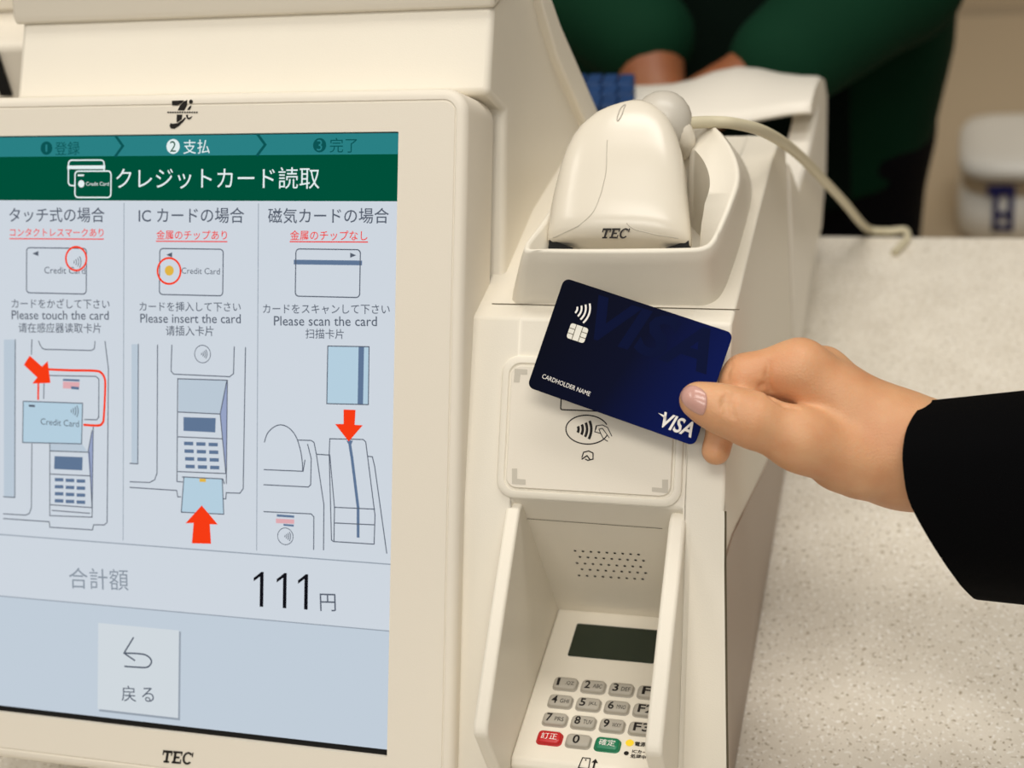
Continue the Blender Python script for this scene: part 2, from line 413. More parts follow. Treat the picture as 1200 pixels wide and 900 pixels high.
def chev(cx):
    def fn(d): c = d.ab((cx, 171)); my = (bT+y_teal)/2; d.line([(c[0]-U*5, bT), (c[0]+U*4, my), (c[0]-U*5, y_teal)], U*3)
    return fn
three('tealdark', ['step_chevron', 'step_chevron', 'step_disc', 'step_disc', 'step_name', 'step_name'], chev(137), chev(304), lambda d: d.disc(d.ab((51, 173)), U*7.5), lambda d: d.disc(d.ab((372, 169.5)), U*7.5),
      lambda d: d.textpx('登録', 61, 90, 173.5, 173), lambda d: d.textpx('完了', 384, 416, 169.5))
three('teal', ['step_number']*2, lambda d: d.text('1', d.ab((50, 173)), d.ab((52, 173)), height=U*8), lambda d: d.text('3', d.ab((369, 169.5)), d.ab((375, 169.5))))
three('light', ['active_step_disc', 'active_step_name', 'title_text'], lambda d: d.disc(d.ab((200, 171)), U*8), lambda d: d.textpx('支払', 212, 243, 171.5, 171), lambda d: d.textpx('クレジットカード読取', 133, 372, 208.5, 208))
d = layer(); k1, k2 = (d.ab((77, 217)), d.ab((119, 187))); d.rr(k1, k2, U*4, U*1.6); m_ = (k1[1]+(k2[1]-k1[1])*.72); d.line([(k1[0], m_), (k2[0], m_)], U*4)
d.build('card_icon_back', E_['light'], disp)
d = layer(); d.text('2', d.ab((196.5, 171)), d.ab((203.5, 171))); d.build('active_step_number', E_['green'], disp)
d = layer(); k1, k2 = (d.ab((85, 231)), d.ab((127.5, 200)))
d.fill(rrect(k1[0], k1[1], k2[0], k2[1], U*4)); d.build('card_icon', E_['green'], disp)
d = layer(); d.rr(k1, k2, U*4, U*1.6); d.disc(d.ab((92.5, 215)), U*4); d.textpx('Credit Card', 98, 125, 215); d.linepx([(89, 205), (95, 205)], U*2)
d.build('card_icon_outline', E_['light'], disp)
# headings and instructions
def tx(t, x0, x1, y, bold=.004, dy=.6): return lambda d: d.textpx(t, x0, x1, y, y+dy, bold=bold)
three('ink', ['column_heading']*3, *[tx(t, x0, x1, y, .006, 0) for t, x0, x1, y in (('タッチ式の場合', 8, 120, 251.5), ('IC カードの場合', 160, 284, 252), ('磁気カードの場合', 312, 454, 252.5))])
INS = (('カードをかざして下さい', 11, 126, 355.5), ('Please touch the card', 11, 125, 369), ('请在感应器读取卡片', 19, 116, 384),
       ('カードを挿入して下さい', 161, 280, 359), ('Please insert the card', 162, 280, 373), ('请插入卡片', 192, 248, 387.5),
       ('カードをスキャンして下さい', 306, 455, 362), ('Please scan the card', 319, 440, 376), ('扫描卡片', 356, 401, 391))
three('ink', ['instruction_line']*9, *[tx(*a) for a in INS])
def warn(t, x0, x1, y): return lambda d: (d.textpx(t, x0, x1, y, y+.3, bold=.008), d.linepx([(x0, y+7.5), (x1, y+8)], U*1.3))
three('pink', ['red_note']*3, *[warn(*a) for a in (('コンタクトレスマークあり', 9, 119, 272), ('金属のチップあり', 181, 264, 275), ('金属のチップなし', 338, 429, 275.5))])
# line drawings
Z2 = lambda P: [(x/2.5, 380+y/2.5) for x, y in P]
Z5 = lambda P: [(x/3.75, 390+y/3.75) for x, y in P]                  # first column detail
Z6 = lambda P: [(140+x/3.331, 390+y/3.333) for x, y in P]             # second column detail
Z4 = lambda P: [(300+x/4.5, 480+y/4.5) for x, y in P]                 # third column detail
ON, OI, OS = 'touch_diagram', 'insert_diagram', 'swipe_diagram'
three('mid', ['touch_diagram_tint', 'insert_diagram_tint', 'insert_diagram_tint', 'touch_diagram_tint'],
      lambda d: d.fillpx(Z5([(8, 30), (58, 30), (58, 725), (8, 725)])), lambda d: d.fillpx(Z6([(40, 45), (66, 45), (66, 512), (40, 512)])),
      lambda d: d.fillpx(Z6([(224, 183), (414, 187), (388, 318), (224, 312)])), lambda d: d.fillpx(Z5([(212, 490), (352, 490), (376, 525), (212, 520)])))
three('violet', ['insert_diagram_side', 'touch_diagram_side'], lambda d: d.fillpx(Z6([(414, 187), (412, 590), (388, 318)])), lambda d: d.fillpx(Z5([(403, 415), (398, 770), (378, 525)])))
three('blue', ['swipe_card_drawing', 'insert_card_drawing'], lambda d: d.fillpx(Z2([(957, 64), (1078, 66), (1076, 236), (954, 233)])), lambda d: d.fillpx(Z6([(246, 565), (395, 572), (402, 708), (236, 700)])))
def kp6(d):
    for r in range(4):
        for c in range(3): x, y = 264+c*48+r*2, 433+r*30+c*2; d.fillpx(Z6([(x-18, y-7), (x+18, y-6), (x+18, y+8), (x-18, y+7)]))
def kp5(d):
    for r in range(4):
        for c in range(3): x, y = 252+c*48, 647+r*31+c*3; d.fillpx(Z5([(x-19, y-8), (x+19, y-7), (x+19, y+8), (x-19, y+7)]))
three('slate', ['swipe_card_stripe', 'insert_diagram_window', 'touch_diagram_window', 'insert_diagram_keys', 'touch_diagram_keys', 'card_back_stripe', 'swipe_slot_drawing'],
      lambda d: d.fillpx(Z2([(1047, 66), (1063, 66), (1060, 236), (1044, 235)])), lambda d: d.fillpx(Z6([(244, 330), (370, 334), (368, 390), (244, 384)])),
      lambda d: d.fillpx(Z5([(232, 543), (356, 548), (354, 606), (230, 600)])), kp6, kp5, lambda d: d.linepx([(344.5, 307), (421, 308)], U*5),
      lambda d: (d.linepx(Z4([(485, 165), (500, 260), (532, 520), (532, 672)]), U*3.2), d.fillpx(Z4([(470, 165), (505, 165), (490, 200)]))))
def waves(dr, cx, cy, sz, wd, n=4):
    c = dr.ab((cx, cy))
    for k in range(n):
        r = sz*(.35+.36*k); dr.ring((c[0]-sz*.75, c[1]), r, wd, None, 40, None, -34, 34)
def card_out(d, x0, y0, x1, y1, r=4): d.rr(d.ab((x0, y1)), d.ab((x1, y0)), U*r, U*1.2)
def cardA(d): card_out(d, 29, 291, 99.5, 343); d.fillpx([(36, 297), (43, 294), (43, 300)]); d.textpx('Credit Card', 50, 98, 316.5, 317); waves(d, 88, 307, U*8, U*.9)
def cardB(d): card_out(d, 185, 292, 260, 345); d.fillpx([(193, 298.5), (200, 295.5), (200, 301.5)]); d.textpx('Credit Card', 211, 256, 317, 318)
def cardC(d): card_out(d, 344.5, 292.5, 421, 347); d.fillpx([(416, 299), (409, 302), (409, 296)])
three('ink', ['contactless_card_drawing', 'chip_card_drawing', 'stripe_card_drawing'], cardA, cardB, cardC)
def lines(d, LL):
    for P in LL: d.linepx(P, U*1.1)
def outA(d):
    lines(d, [Z5(P) for P in ([(60, 30), (58, 725)], [(8, 722), (58, 725)], [(133, 30), (131, 95)], [(133, 490), (131, 770), (122, 795), (105, 803), (8, 797)],
      [(163, 36), (170, 55), (178, 68), (190, 73), (395, 78), (408, 70), (411, 38)], [(455, 38), (470, 160), (464, 835), (452, 846), (405, 845), (400, 868), (212, 856), (210, 832), (8, 818)],
      [(185, 290), (187, 200), (200, 188), (415, 192), (428, 204), (427, 372), (418, 383), (365, 382)], [(212, 490), (212, 805), (398, 812), (403, 415)], [(212, 520), (380, 526)], [(212, 622), (388, 630)],
      [(212, 757), (400, 770)], [(222, 782), (388, 795)], [(385, 525), (398, 770)], [(380, 526), (398, 430)])])
def outB(d):
    lines(d, [Z6(P) for P in ([(68, 45), (66, 513), (35, 511)], [(143, 48), (141, 550), (132, 575), (112, 586), (35, 583)], [(199, 48), (196, 150), (206, 162), (425, 172), (440, 160), (443, 55)], [(487, 58), (478, 610), (465, 628), (412, 626)],
      [(35, 605), (218, 617), (222, 642), (234, 642)], [(412, 626), (410, 650), (402, 650)], [(222, 180), (416, 186), (412, 590)], [(222, 180), (219, 582), (240, 584)], [(224, 310), (388, 318)], [(414, 187), (388, 318), (410, 550)],
      [(222, 407), (396, 415)], [(220, 543), (410, 551)], [(240, 564), (398, 572), (404, 590)], [(246, 565), (236, 702), (402, 710), (396, 572)])])
    d.ring(d.ab((235.8, 415)), U*9.5, U*.8); waves(d, 237, 415, U*6, U*.9)
def outC(d):
    lines(d, [Z4(P) for P in ([(35, 318), (242, 327), (252, 268)], [(215, 162), (285, 164), (300, 175), (312, 235), (352, 505), (350, 742)], [(266, 184), (285, 260), (282, 398), (270, 410), (35, 398)], [(314, 237), (378, 241)],
      [(35, 540), (285, 552), (299, 568), (298, 740)], [(383, 155), (560, 159), (573, 172), (622, 560), (617, 712), (402, 698), (392, 690), (380, 240), (383, 155)], [(383, 240), (408, 520), (405, 698)], [(408, 517), (620, 527)],
      [(410, 600), (620, 610)], [(585, 248), (608, 250), (620, 300), (684, 760)])])
    lines(d, [smooth_path(Z4([(38, 172), (55, 125), (90, 92), (128, 82), (170, 100), (205, 145), (228, 215), (238, 280), (240, 326)]), 5), Z2([(957, 64), (1078, 66), (1076, 236), (954, 233), (957, 64)])])
    d.ring(d.ab((333, 629)), U*9, U*.8); waves(d, 335, 629, U*6, U*.9)
three('ink', ['touch_diagram_outline', 'insert_diagram_outline', 'swipe_diagram_outline'], outA, outB, outC)
d = layer(); d.fillpx(Z2([(64, 226), (238, 232), (235, 351), (62, 347)])); d.build('touch_card_drawing', E_['blue'], disp, label='pale blue card drawing')
d = layer(); d.linepx(Z2([(64, 226), (238, 232), (235, 351), (62, 347)]), U*1.1, True); d.textpx('Credit Card', 46, 91, 494, 497); d.linepx(Z2([(82, 239), (96, 240)]), U*2.4); waves(d, 85, 482, U*8, U*1)
d.build('touch_card_outline', E_['ink'], disp)
three('gold', ['gold_chip_drawing', 'gold_chip_drawing'], lambda d: d.disc(d.ab((197, 317)), U*5.5), lambda d: d.fillpx(Z6([(308, 570), (333, 571), (333, 584), (308, 583)])))
E_['rose'] = emis('screen_rose', (222, 170, 176))
three('rose', ['logo_strip_drawing']*2, lambda d: d.fillpx(Z2([(181, 168), (230, 170), (228, 190), (181, 188)])), lambda d: d.fillpx(Z4([(100, 576), (197, 581), (196, 604), (100, 600)])))
three('slate', ['logo_bar_drawing']*4, lambda d: d.fillpx(Z2([(181, 160), (230, 162), (230, 168), (181, 166)])), lambda d: d.fillpx(Z4([(105, 553), (197, 560), (197, 572), (105, 566)])),
      lambda d: d.fillpx(Z4([(140, 604), (195, 608), (195, 619), (140, 614)])), lambda d: d.fillpx(Z2([(205, 182), (228, 184), (228, 192), (205, 190)])))
# red marks
three('red', ['red_ring', 'red_ring', 'red_reader_outline'], lambda d: d.ring(d.ab((88, 303)), U*13, U*2.2), lambda d: d.ring(d.ab((197, 317.5)), U*14, U*2.2),
      lambda d: (d.linepx(smooth_path(Z5([(190, 160), (300, 165), (410, 167), (440, 176), (455, 200), (458, 240), (452, 370), (445, 398), (425, 408), (365, 405)]), 4), U*2.6), d.linepx(Z5([(164, 215), (163, 292)]), U*2.4)))
for nm, P in (('red_arrow', Z2([(84, 92), (120, 124), (137, 108), (145, 172), (92, 174), (106, 156), (67, 119)])),
              ('red_arrow', [(224, 637), (226, 613), (216.5, 613.5), (235.5, 592.5), (254.5, 615), (245, 614.5), (246.5, 637.5)]),
              ('red_arrow', [(402, 480), (416, 480.5), (415, 498), (424.5, 498.5), (408, 517.5), (392, 497), (402, 497)])):
    layer().fillpx(P).build(nm, E_['red'], disp, label='red pointing arrow')
# amount
d = layer(); d.textpx('合計額', 80, 149.5, 677.5, 680); d.build('total_caption', E_['pale'], disp)
d = layer()
for x, y in ((302, 690.5), (329, 692), (354, 693.5)):
    p = d.ab((x, y)); h = U*19
    d.fill([(p[0]+U*2.0, p[1]-h), (p[0]+U*6.2, p[1]-h), (p[0]+U*6.2, p[1]+h), (p[0]+U*3.4, p[1]+h), (p[0]+U*2.0, p[1]+h*.8)])
    d.fill([(p[0]+U*3.4, p[1]+h), (p[0]+U*2.0, p[1]+h*.72), (p[0]-U*5.5, p[1]+h*.42), (p[0]-U*5.5, p[1]+h*.62), (p[0]-U*1, p[1]+h*.8)])
d.build('total_amount', E_['black'], disp, label='black figures')
d = layer(); d.textpx('円', 374.5, 393, 706, 706.5); d.build('currency_sign', E_['ink'], disp)
# back button
kb0, kb1 = SP.ab(114, 831), SP.ab(209.5, 739)
layer().fill([(kb0[0]+U*2, kb0[1]-U*2.5), (kb1[0]+U*2.2, kb0[1]-U*2.5), (kb1[0]+U*2.2, kb1[1]-U), (kb0[0]+U*2, kb1[1]-U)]).build('button_rim', E_['shade'], disp)
layer().fill([(kb0[0], kb0[1]), (kb1[0], kb0[1]), (kb1[0], kb1[1]), (kb0[0], kb1[1])]).build('back_button', E_['button'], disp)
d = layer(); d.linepx(smooth_path([(147, 765.5), (160, 766), (170, 767.5), (176, 772), (177, 777), (172, 782), (160, 782), (146, 781)], 5), U*1.8); d.linepx([(156, 747.5), (145, 765.5), (157.5, 774)], U*1.8)
d.textpx('戻', 142, 159, 812.5, 813.2); d.textpx('る', 166, 180, 814, 814.6); d.build('button_label', E_['ink'], disp)

# lettering on the bezel
d = Draw(SP, .0002); slab_letters(d, d.ab((189, 886)), d.ab((226, 889)), U*14); d.build('maker_lettering', M['ink'], T, label='black letters TEC')
d = Draw(SP, .0002); q = lambda P: d.fillpx([(180+x/15, 105+y/15) for x, y in P])
q([(428, 365), (462, 285), (525, 215), (595, 180), (592, 270), (560, 335), (540, 368)]); d.disc(d.ab((224, 119.3)), U*2.3)
q([(590, 358), (620, 310), (660, 275), (665, 310), (640, 358)]); q([(410, 440), (510, 440), (500, 520), (420, 580), (405, 560)])
q([(300, 590), (340, 600), (420, 590), (500, 540), (550, 490), (575, 500), (530, 560), (450, 640), (370, 690), (310, 685), (280, 640)])
q([(570, 445), (610, 440), (605, 480), (625, 495), (690, 465), (660, 510), (620, 530), (590, 510), (575, 470)])
q([(325, 195), (540, 190), (500, 235), (420, 275), (325, 275)])
for x in range(245, 750, 42): q([(x, 388), (x+30, 388), (x+30, 414), (x, 414)])
d.build('maker_emblem', M['ink'], T, label='black brush emblem')

# tower housing behind the screen
def prism_x(prof, x0, x1, mb=None): return (mb or MB()).prism([rel(x0, y, z) for y, z in prof], (x1-x0, 0, 0))
XL_T = -.4925
def tower(prof, dr=0.0, dl=0.0, x0=None):
    tx = lambda z: -.2125-.0100*min(1, max(0, (z+.39)/.09))+dr
    A_ = [rel(XL_T-dl if x0 is None else x0, y, z) for y, z in prof]; B_ = [rel(tx(z), y, z) for y, z in prof]
    return MB().loft([A_, B_], True, True, True)
tower([(.660, -.320), (.6435, -.3020), (.6710, -.2700), (.6725, -.2680), (.70, -.250), (.740, -.262), (.7535, -.2990), (.801, -.393), (.81, -.62), (.49, -.62), (.49, -.56)]).build('tower_housing', M['plastic'], T, bevel=.003)
tower([(.6695, -.2690), (.6695, -.2640), (.697, -.205), (.730, -.205), (.7495, -.285), (.735, -.272)], .0014, .003).build('tower_top_cover', M['plastic_gloss'], T, bevel=.002)
tower([(.737, -.274), (.7505, -.2760), (.7700, -.3210), (.8040, -.393), (.806, -.42), (.780, -.394), (.751, -.332)], .0035, 0, -.27).build('tower_rear_cover', M['plastic'], T, bevel=.0012)

# reader body: one shell, its middle stepping back for the PIN pad
x0, x1 = -.2256, XR
bk = [(.80, -.634), (.80, -.415), (.783, -.3975), (.74, -.390), (.673, -.388), (.573, -.388), (.518, -.456)]
FULL = bk+[(.5035, -.4775), (.435, -.579), (.426, -.634), (.60, -.634)]
CORE = bk+[(.5185, -.458), (.5455, -.557), (.552, -.620), (.60, -.634)]
SIDE = [(.80, -.578)]+bk[1:]+[(.5035, -.4775), (.536, -.486), (.6586, -.542), (.74, -.566)]
MB().loft([[rel(x, y, z) for y, z in pf] for x, pf in ((x0, FULL), (-.2000, FULL), (-.2000, CORE), (-.1160, CORE), (-.1160, FULL), (-.104, FULL), (XR, SIDE))], True, True, True).build('reader_body', M['plastic'], T, bevel=.0025, angle=9)
drop = .0065
ln = [(XR+.0004, .518, -.456), (XR+.0012, .5035, -.4775), (XR+.0038, .469, -.5285), (XR+drop, .435, -.579), (-.1003, .4255, -.6345)]
MB().loft([[rel(-.112, y-(.0013 if k else 0), z) for k, (x, y, z) in enumerate(ln)], [rel(x, y-(.0013 if k else 0), z) for k, (x, y, z) in enumerate(ln)], [rel(x, y+.006, z) for x, y, z in ln]], False).build('body_corner', M['plastic'], T)
# lower side set back under the body, its undercut shade painted into the colour
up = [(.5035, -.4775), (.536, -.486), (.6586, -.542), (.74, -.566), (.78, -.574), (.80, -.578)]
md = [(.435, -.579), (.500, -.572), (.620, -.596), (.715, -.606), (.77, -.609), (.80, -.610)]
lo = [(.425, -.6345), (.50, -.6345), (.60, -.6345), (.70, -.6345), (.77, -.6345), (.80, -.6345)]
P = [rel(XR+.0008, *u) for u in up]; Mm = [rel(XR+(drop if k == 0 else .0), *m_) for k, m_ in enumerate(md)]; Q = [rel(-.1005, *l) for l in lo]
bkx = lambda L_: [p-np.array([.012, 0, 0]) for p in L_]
MB().loft([bkx(P), P, Mm, Q, bkx(Q)], False).build('body_skirt', M['shaded_ivory'], T, label='ivory lower side, painted darker for shade')
MB().box(rel(-.46, .50, -.6345), rel(-.228, .80, -.60)).build('terminal_base', M['plastic'], T, bevel=.003)
MB().tube([rel(x+.0004, y, z) for x, y, z in ln], .0005, 6).build('side_seam', M['seam'], T)
# parting line across the top of the body
d = Draw(Plane(rel(0, .5, -.3878), None, (1, 0, 0), (0, 1, 0)), .0001)
d.linepx([(577, 356), (866, 363)], .0007); d.build('seam_line', M['seam'], T)

# raised contactless reader plate
p0, p1 = RP.ab(582, 583), RP.ab(806, 421)
ra0, ra1 = p0[0], p1[0]; rb0, rb1 = RP.ab(690, 588.5)[1], RP.ab(640, 418)[1]
o_ = lambda d_: rrect(ra0+d_, rb0+d_, ra1-d_, rb1-d_, max(.001, .0085-d_*.7), 6)
MB().loft([ring(RP, o_(0), -.003), ring(RP, o_(0), .0012), ring(RP, o_(.0006), .0018), ring(RP, o_(.0034), .0018), ring(RP, o_(.0040), .0010), ring(RP, o_(.0046), .0010), ring(RP, o_(.0052), .0022)], True, False, False).build('reader_rim', M['plastic'], T, angle=45)
pad = MB().loft([ring(RP, o_(.0050), .0008), ring(RP, o_(.0052), .0022)], True, False, True).build('touch_plate', M['panel'], T, angle=45)
PP = RP.off(.0022); UP = np.linalg.norm(PP.ab(701, 500)-PP.ab(700, 500))
A = UP
for P in ([(603, 437), (603, 432), (618, 433), (618, 439), (610, 438.5), (609, 448), (602, 448)], [(600, 549), (606, 549), (606, 561), (616, 562), (616, 568), (600, 567)], [(776, 562), (783, 562), (783, 578), (764, 576), (764, 571), (776, 572)]): Draw(PP).fillpx(P).build('corner_mark', M['ink_grey'], pad, label='pale grey corner mark')
d = Draw(PP)
d.rr(d.ab((657, 480)), d.ab((729, 440)), A*2, A*1.4); c = d.ab((688, 503.5)); d.ring(c, A*25, A*1.4, None, 60, A*16.5, 24, 342)
c = d.ab((683, 503.5))
for k, r in enumerate((8, 13, 18, 23)): d.ring((c[0]-A*13, c[1]), A*r, A*3.1, None, 60, None, -27, 27)
d.linepx([(697, 506), (699, 499), (706, 498), (712, 501), (717, 511)], A*1); d.linepx([(697, 506), (704, 508), (702, 503), (706, 502), (709, 506)], A*1); d.linepx([(704, 508), (707, 514), (712, 517)], A*1); d.linepx([(699, 499), (698, 503)], A*1.6); d.linepx([(709, 506), (714, 513)], A*.9)
d.linepx([(682, 536), (684, 530), (690, 528.5), (695, 531), (695, 538), (689, 539.5), (686, 538)], A*1.3); d.linepx([(682, 538), (688, 534), (691, 538)], A*1.5)
d.build('contactless_mark', M['ink'], pad, label='black contactless payment mark')

# PIN pad recess: two cheeks and the floor with keys
ch = [(.5137, -.4602), (.470, -.486), (.4251, -.5137), (.4225, -.518), (.4287, -.5477), (.452, -.6345), (.56, -.6345), (.56, -.47), (.53, -.46)]
for xa, xb in ((-.2026, -.1955), (-.1225, -.1145)):
    prism_x(ch, xa, xb).build('keypad_cheek', M['plastic'], T, bevel=.0016, label='raised cheek beside the PIN pad')
ZK = -.557
KP = Plane(rel(-.16, .49, ZK), None, (1, 0, 0), (0, 1, 0))
pin = MB().prism([rel(-.1954, y, z) for y, z in ((.5460, ZK), (.444, ZK), (.441, ZK-.003), (.441, -.60), (.5460, -.60))], (.0728, 0, 0)).build('pin_pad', M['plastic'], T, bevel=.0012)
MB().prism([rel(-.190, y, z) for y, z in ((.4408, -.566), (.4400, -.566), (.4400, -.572), (.4408, -.572))], (.060, 0, 0)).build('card_slot', M['dark'], pin)
BW = Plane(rel(-.16, .5180, -.456), None, (1, 0, 0), np.array((0, -.0275, .101))/math.hypot(.0275, .101))
d = Draw(BW, .0003)
for r in range(5):
    for c in range(9):
        x = 674+c*9.3+(4.6 if r % 2 else 0)+r*1.2; y = 645+r*7.2+c*.55
        p = d.ab((x, y)); d.disc(p, .00075, None, 8)
d.build('speaker_hole_pattern', M['dark'], T, label='rows of small dark speaker holes')
d = Draw(BW, .0003); d.linepx([(612, 607), (776, 619)], .0004); d.build('wall_seam_line', M['seam'], T)
# display window of the PIN pad
l0, l1 = KP.ab(669, 770), KP.ab(776, 741); lx0 = KP.ab(672, 752)[0]-.001; lx1 = lx0+.0455; ly1 = KP.ab(678, 731)[1]; ly0 = KP.ab(668, 769)[1]
win = MB().loft([ring(KP, rrect(lx0, ly0, lx1, ly1, .0012), .0001), ring(KP, rrect(lx0+.0003, ly0+.0003, lx1-.0003, ly1-.0003, .001), .0006)], True, False, True).build('pad_window', M['lcd'], pin, label='dark green display window')
keys = [['1', '2', '3', 'F1'], ['4', '5', '6', 'F2'], ['7', '8', '9', 'F3'], ['訂正', '0', '確定', None]]
subs = {'1': '.QZ', '2': 'ABC', '3': 'DEF', '4': 'GHI', '5': 'JKL', '6': 'MNO', '7': 'PRS', '8': 'TUV', '9': 'WXY'}
kx0 = KP.ab(663, 803)[0]; ky0 = KP.ab(663, 803)[1]; dy = (ky0-KP.ab(643, 866)[1])/3
for r in range(4):
    for c in range(4):
        k = keys[r][c]
        if not k: continue
        cx = kx0+.01445*c-.0004*r*0; cy = ky0-dy*r-.0001*c; hw, hh = .0060, .0037
        m = {'訂正': 'key_red', '確定': 'key_green'}.get(k, 'key'); o4 = lambda e: rrect(cx-hw+e, cy-hh+e, cx+hw-e, cy+hh-e, .0021-e*.6, 5)
        MB().loft([ring(KP, o4(-.0005), .00005), ring(KP, o4(-.0004), .0003), ring(KP, o4(0), .0004), ring(KP, o4(.0001), .0016), ring(KP, o4(.0005), .0021), ring(KP, o4(.0016), .0023)], True, False, True).build('key', M[m], pin, angle=60, label={'key_red': 'red correction key', 'key_green': 'green enter key'}.get(m, 'grey key '+k))
        d = Draw(KP, .0024)
        if m == 'key':
            if k in subs: d.text(k, (cx-.0042, cy), (cx-.0042+(.0014 if k == '1' else .0029), cy), bold=.02, height=.0050); d.text(subs[k], (cx+.0002, cy-.0006), (cx+.0047, cy-.0006), height=.0026)
            else: d.text(k, (cx-(.0026 if k == '0' else .0036), cy), (cx+(.0008 if k == '0' else .0044), cy), bold=.02, height=.0052)
            d.build('key_legend', M['ink'], pin)
        else:
            d.text(k, (cx-.004, cy), (cx+.004, cy)); d.build('key_legend', M['white_ink'], pin)
led = MB(); Draw_ = Draw(KP, .0004); lc = KP.ab(738, 871); Draw_.disc(lc, .0020); Draw_.build('power_light', M['led'], pin, label='lit amber light')
d = Draw(KP, .0003); d.text('電源', KP.ab(744, 872), KP.ab(757, 873), bold=.02); d.text('ICカード', KP.ab(741, 880.5), KP.ab(764, 883), bold=.02); d.text('処理中', KP.ab(739, 886), KP.ab(757, 888), bold=.02); d.disc(KP.ab(734, 883), .0012)
c = KP.ab(686, 893); d.line([(c[0]-.0026, c[1]-.004), (c[0]+.0024, c[1]-.004), (c[0]+.0020, c[1]+.0022), (c[0]-.0018, c[1]+.0022)], .0005, True); d.disc((c[0], c[1]+.001), .0004); d.line([(c[0]+.0046, c[1]-.0036), (c[0]+.0046, c[1])], .0009); d.fill([(c[0]+.003, c[1]), (c[0]+.0062, c[1]), (c[0]+.0046, c[1]+.0024)])
d.build('pad_print', M['ink'], pin, label='small black print')
# scanner cradle on top of the body
rim = [(613, 291, -.355), (640, 293.5, -.3555), (720, 294.5, -.3555), (800, 293.5, -.355), (826, 291, -.354), (838, 282, -.352), (848, 262, -.348), (858, 238, -.343), (867, 210, -.340),
       (864, 185, -.338), (850, 160, -.337), (830, 143, -.338), (808, 150, -.341), (740, 158, -.350), (672, 190, -.353), (655, 225, -.354), (632, 262, -.355)]
bas = [(600, 352), (640, 357), (720, 358), (800, 359), (828, 358), (846, 345), (860, 310), (872, 270), (880, 235), (879, 208), (868, 184), (850, 168), (815, 170), (740, 176), (672, 205), (653, 238), (622, 300)]
rimP = smooth_path([on_z(*p) for p in rim], 4, True); basP = smooth_path([on_z(x, y, -.3885) for x, y in bas], 4, True)
cen = sum(rimP)/len(rimP)
def shrink(P, d, dz):
    out = []
    for p in P:
        v = (cen-p)*np.array([1, 1, 0]); l = np.linalg.norm(v); out.append(p+v/l*d+np.array([0, 0, dz]))
    return out
mid = [r*.75+b_*.25 for r, b_ in zip(rimP, basP)]
pit = [cen*.45+p*.55 for p in rimP]
for p in pit: p[2] = EYE[2]-.384
wgt = np.array([0, 0, 0, 0, .1, .5, .9, 1, 1, 1, 1, 1, .6, .1, 0, 0, 0]); nW = len(rimP)
wv = [np.interp(k/4, range(len(wgt)+1), list(wgt)+[wgt[0]]) for k in range(nW)]
in1 = shrink(rimP, .0036, -.0015)
in2 = [p*(1-.35*w_-.10*(1-w_))+cen*(.35*w_+.10*(1-w_)) for p, w_ in zip(rimP, wv)]
for p, q_, w_ in zip(in2, rimP, wv): p[2] = (q_[2]-.004)*w_+(EYE[2]-.372)*(1-w_)
MB().loft([basP, [r*.35+b_*.65 for r, b_ in zip(rimP, basP)], mid, [p-np.array([0, 0, .0015]) for p in rimP], shrink(rimP, .0008, 0), shrink(rimP, .0024, 0.0), in1, in2, pit], True, False, True).build('scanner_cradle', M['plastic'], T, angle=70)

# ------------------------------------------------------------------ hand scanner
Q = Plane(on_z(725, 287, -.364), 52)
rows = [(287, 645, 808), (283, 642.5, 810), (276, 643, 810), (262, 645, 809), (245, 647, 807), (230, 650, 805.5), (210, 655, 803.5), (195, 659, 802), (180, 664, 799), (165, 671, 795), (152, 680, 790), (143, 690, 785), (136, 698, 780), (130, 710, 773), (125, 724, 766), (121, 738, 757)]
SC = thing('barcode_scanner', Q.o-np.array([0, 0, .02]), 'white handheld barcode scanner with a grey rounded end, lying in the terminal cradle', 'barcode scanner')
nr = len(rows); sec = []
for i, (y, xl, xr2) in enumerate(rows):
    a, b_ = Q.ab(xl, y), Q.ab(xr2, y); c = (a+b_)/2; h = np.linalg.norm(b_-a)/2; s_ = (c[1]-Q.ab(725, 287)[1])
    top = .013*min(1, .55+i*.25) if i < 3 else .014; bot = .020
    if i > 7: q_ = ((nr-i)/(nr-7))**.55; top *= q_; bot *= q_
    sec.append((c, h, top, bot))
def sc_pt(i, u, lift=0):                                   # i fractional row, u across -1..1
    k = int(min(i, nr-2)); t = i-k
    (c0, h0, t0, _), (c1, h1, t1, _) = sec[k], sec[k+1]
    c = c0*(1-t)+c1*t; h = h0*(1-t)+h1*t; tp = t0*(1-t)+t1*t
    return Q.pt(c[0]+h*u, c[1], tp*max(0, 1-abs(u)**2.78)**.4+lift)
rings = []
for c, h, tp, bt in sec:
    r = []
    for k in range(40):
        th = 2*math.pi*k/40; x, y = math.cos(th), math.sin(th)
        ux = math.copysign(abs(x)**.72, x); uy = math.copysign(abs(y)**.8, y)
        r.append(Q.pt(c[0]+h*ux, c[1], (tp if y > 0 else bt)*uy))
    rings.append(r)
MB().loft(rings, True, True, True).build('scanner_head', M['plastic_gloss'], SC, angle=60)
def blob(ctr, rx, ry, rz, ax, mb=None, n=20, m=12):
    U_, V_, W_ = [np.asarray(v, float) for v in ax]
    rr_ = []
    for j in range(m+1):
        ph = math.pi*(j/m-.5); cz = max(.02, math.cos(ph))
        rr_.append([ctr+U_*rx*cz*math.cos(2*math.pi*k/n)+V_*ry*math.sin(ph)+W_*rz*cz*math.sin(2*math.pi*k/n) for k in range(n)])
    return (mb or MB()).loft(rr_, True, True, True)
QB = Q.off(-.012); e0 = QB.hit(776, 142)
blob(e0, .0150, .0158, .013, (Q.u, Q.v, Q.n)).build('scanner_end_cap', M['grey_rubber'], SC, label='grey rounded end')
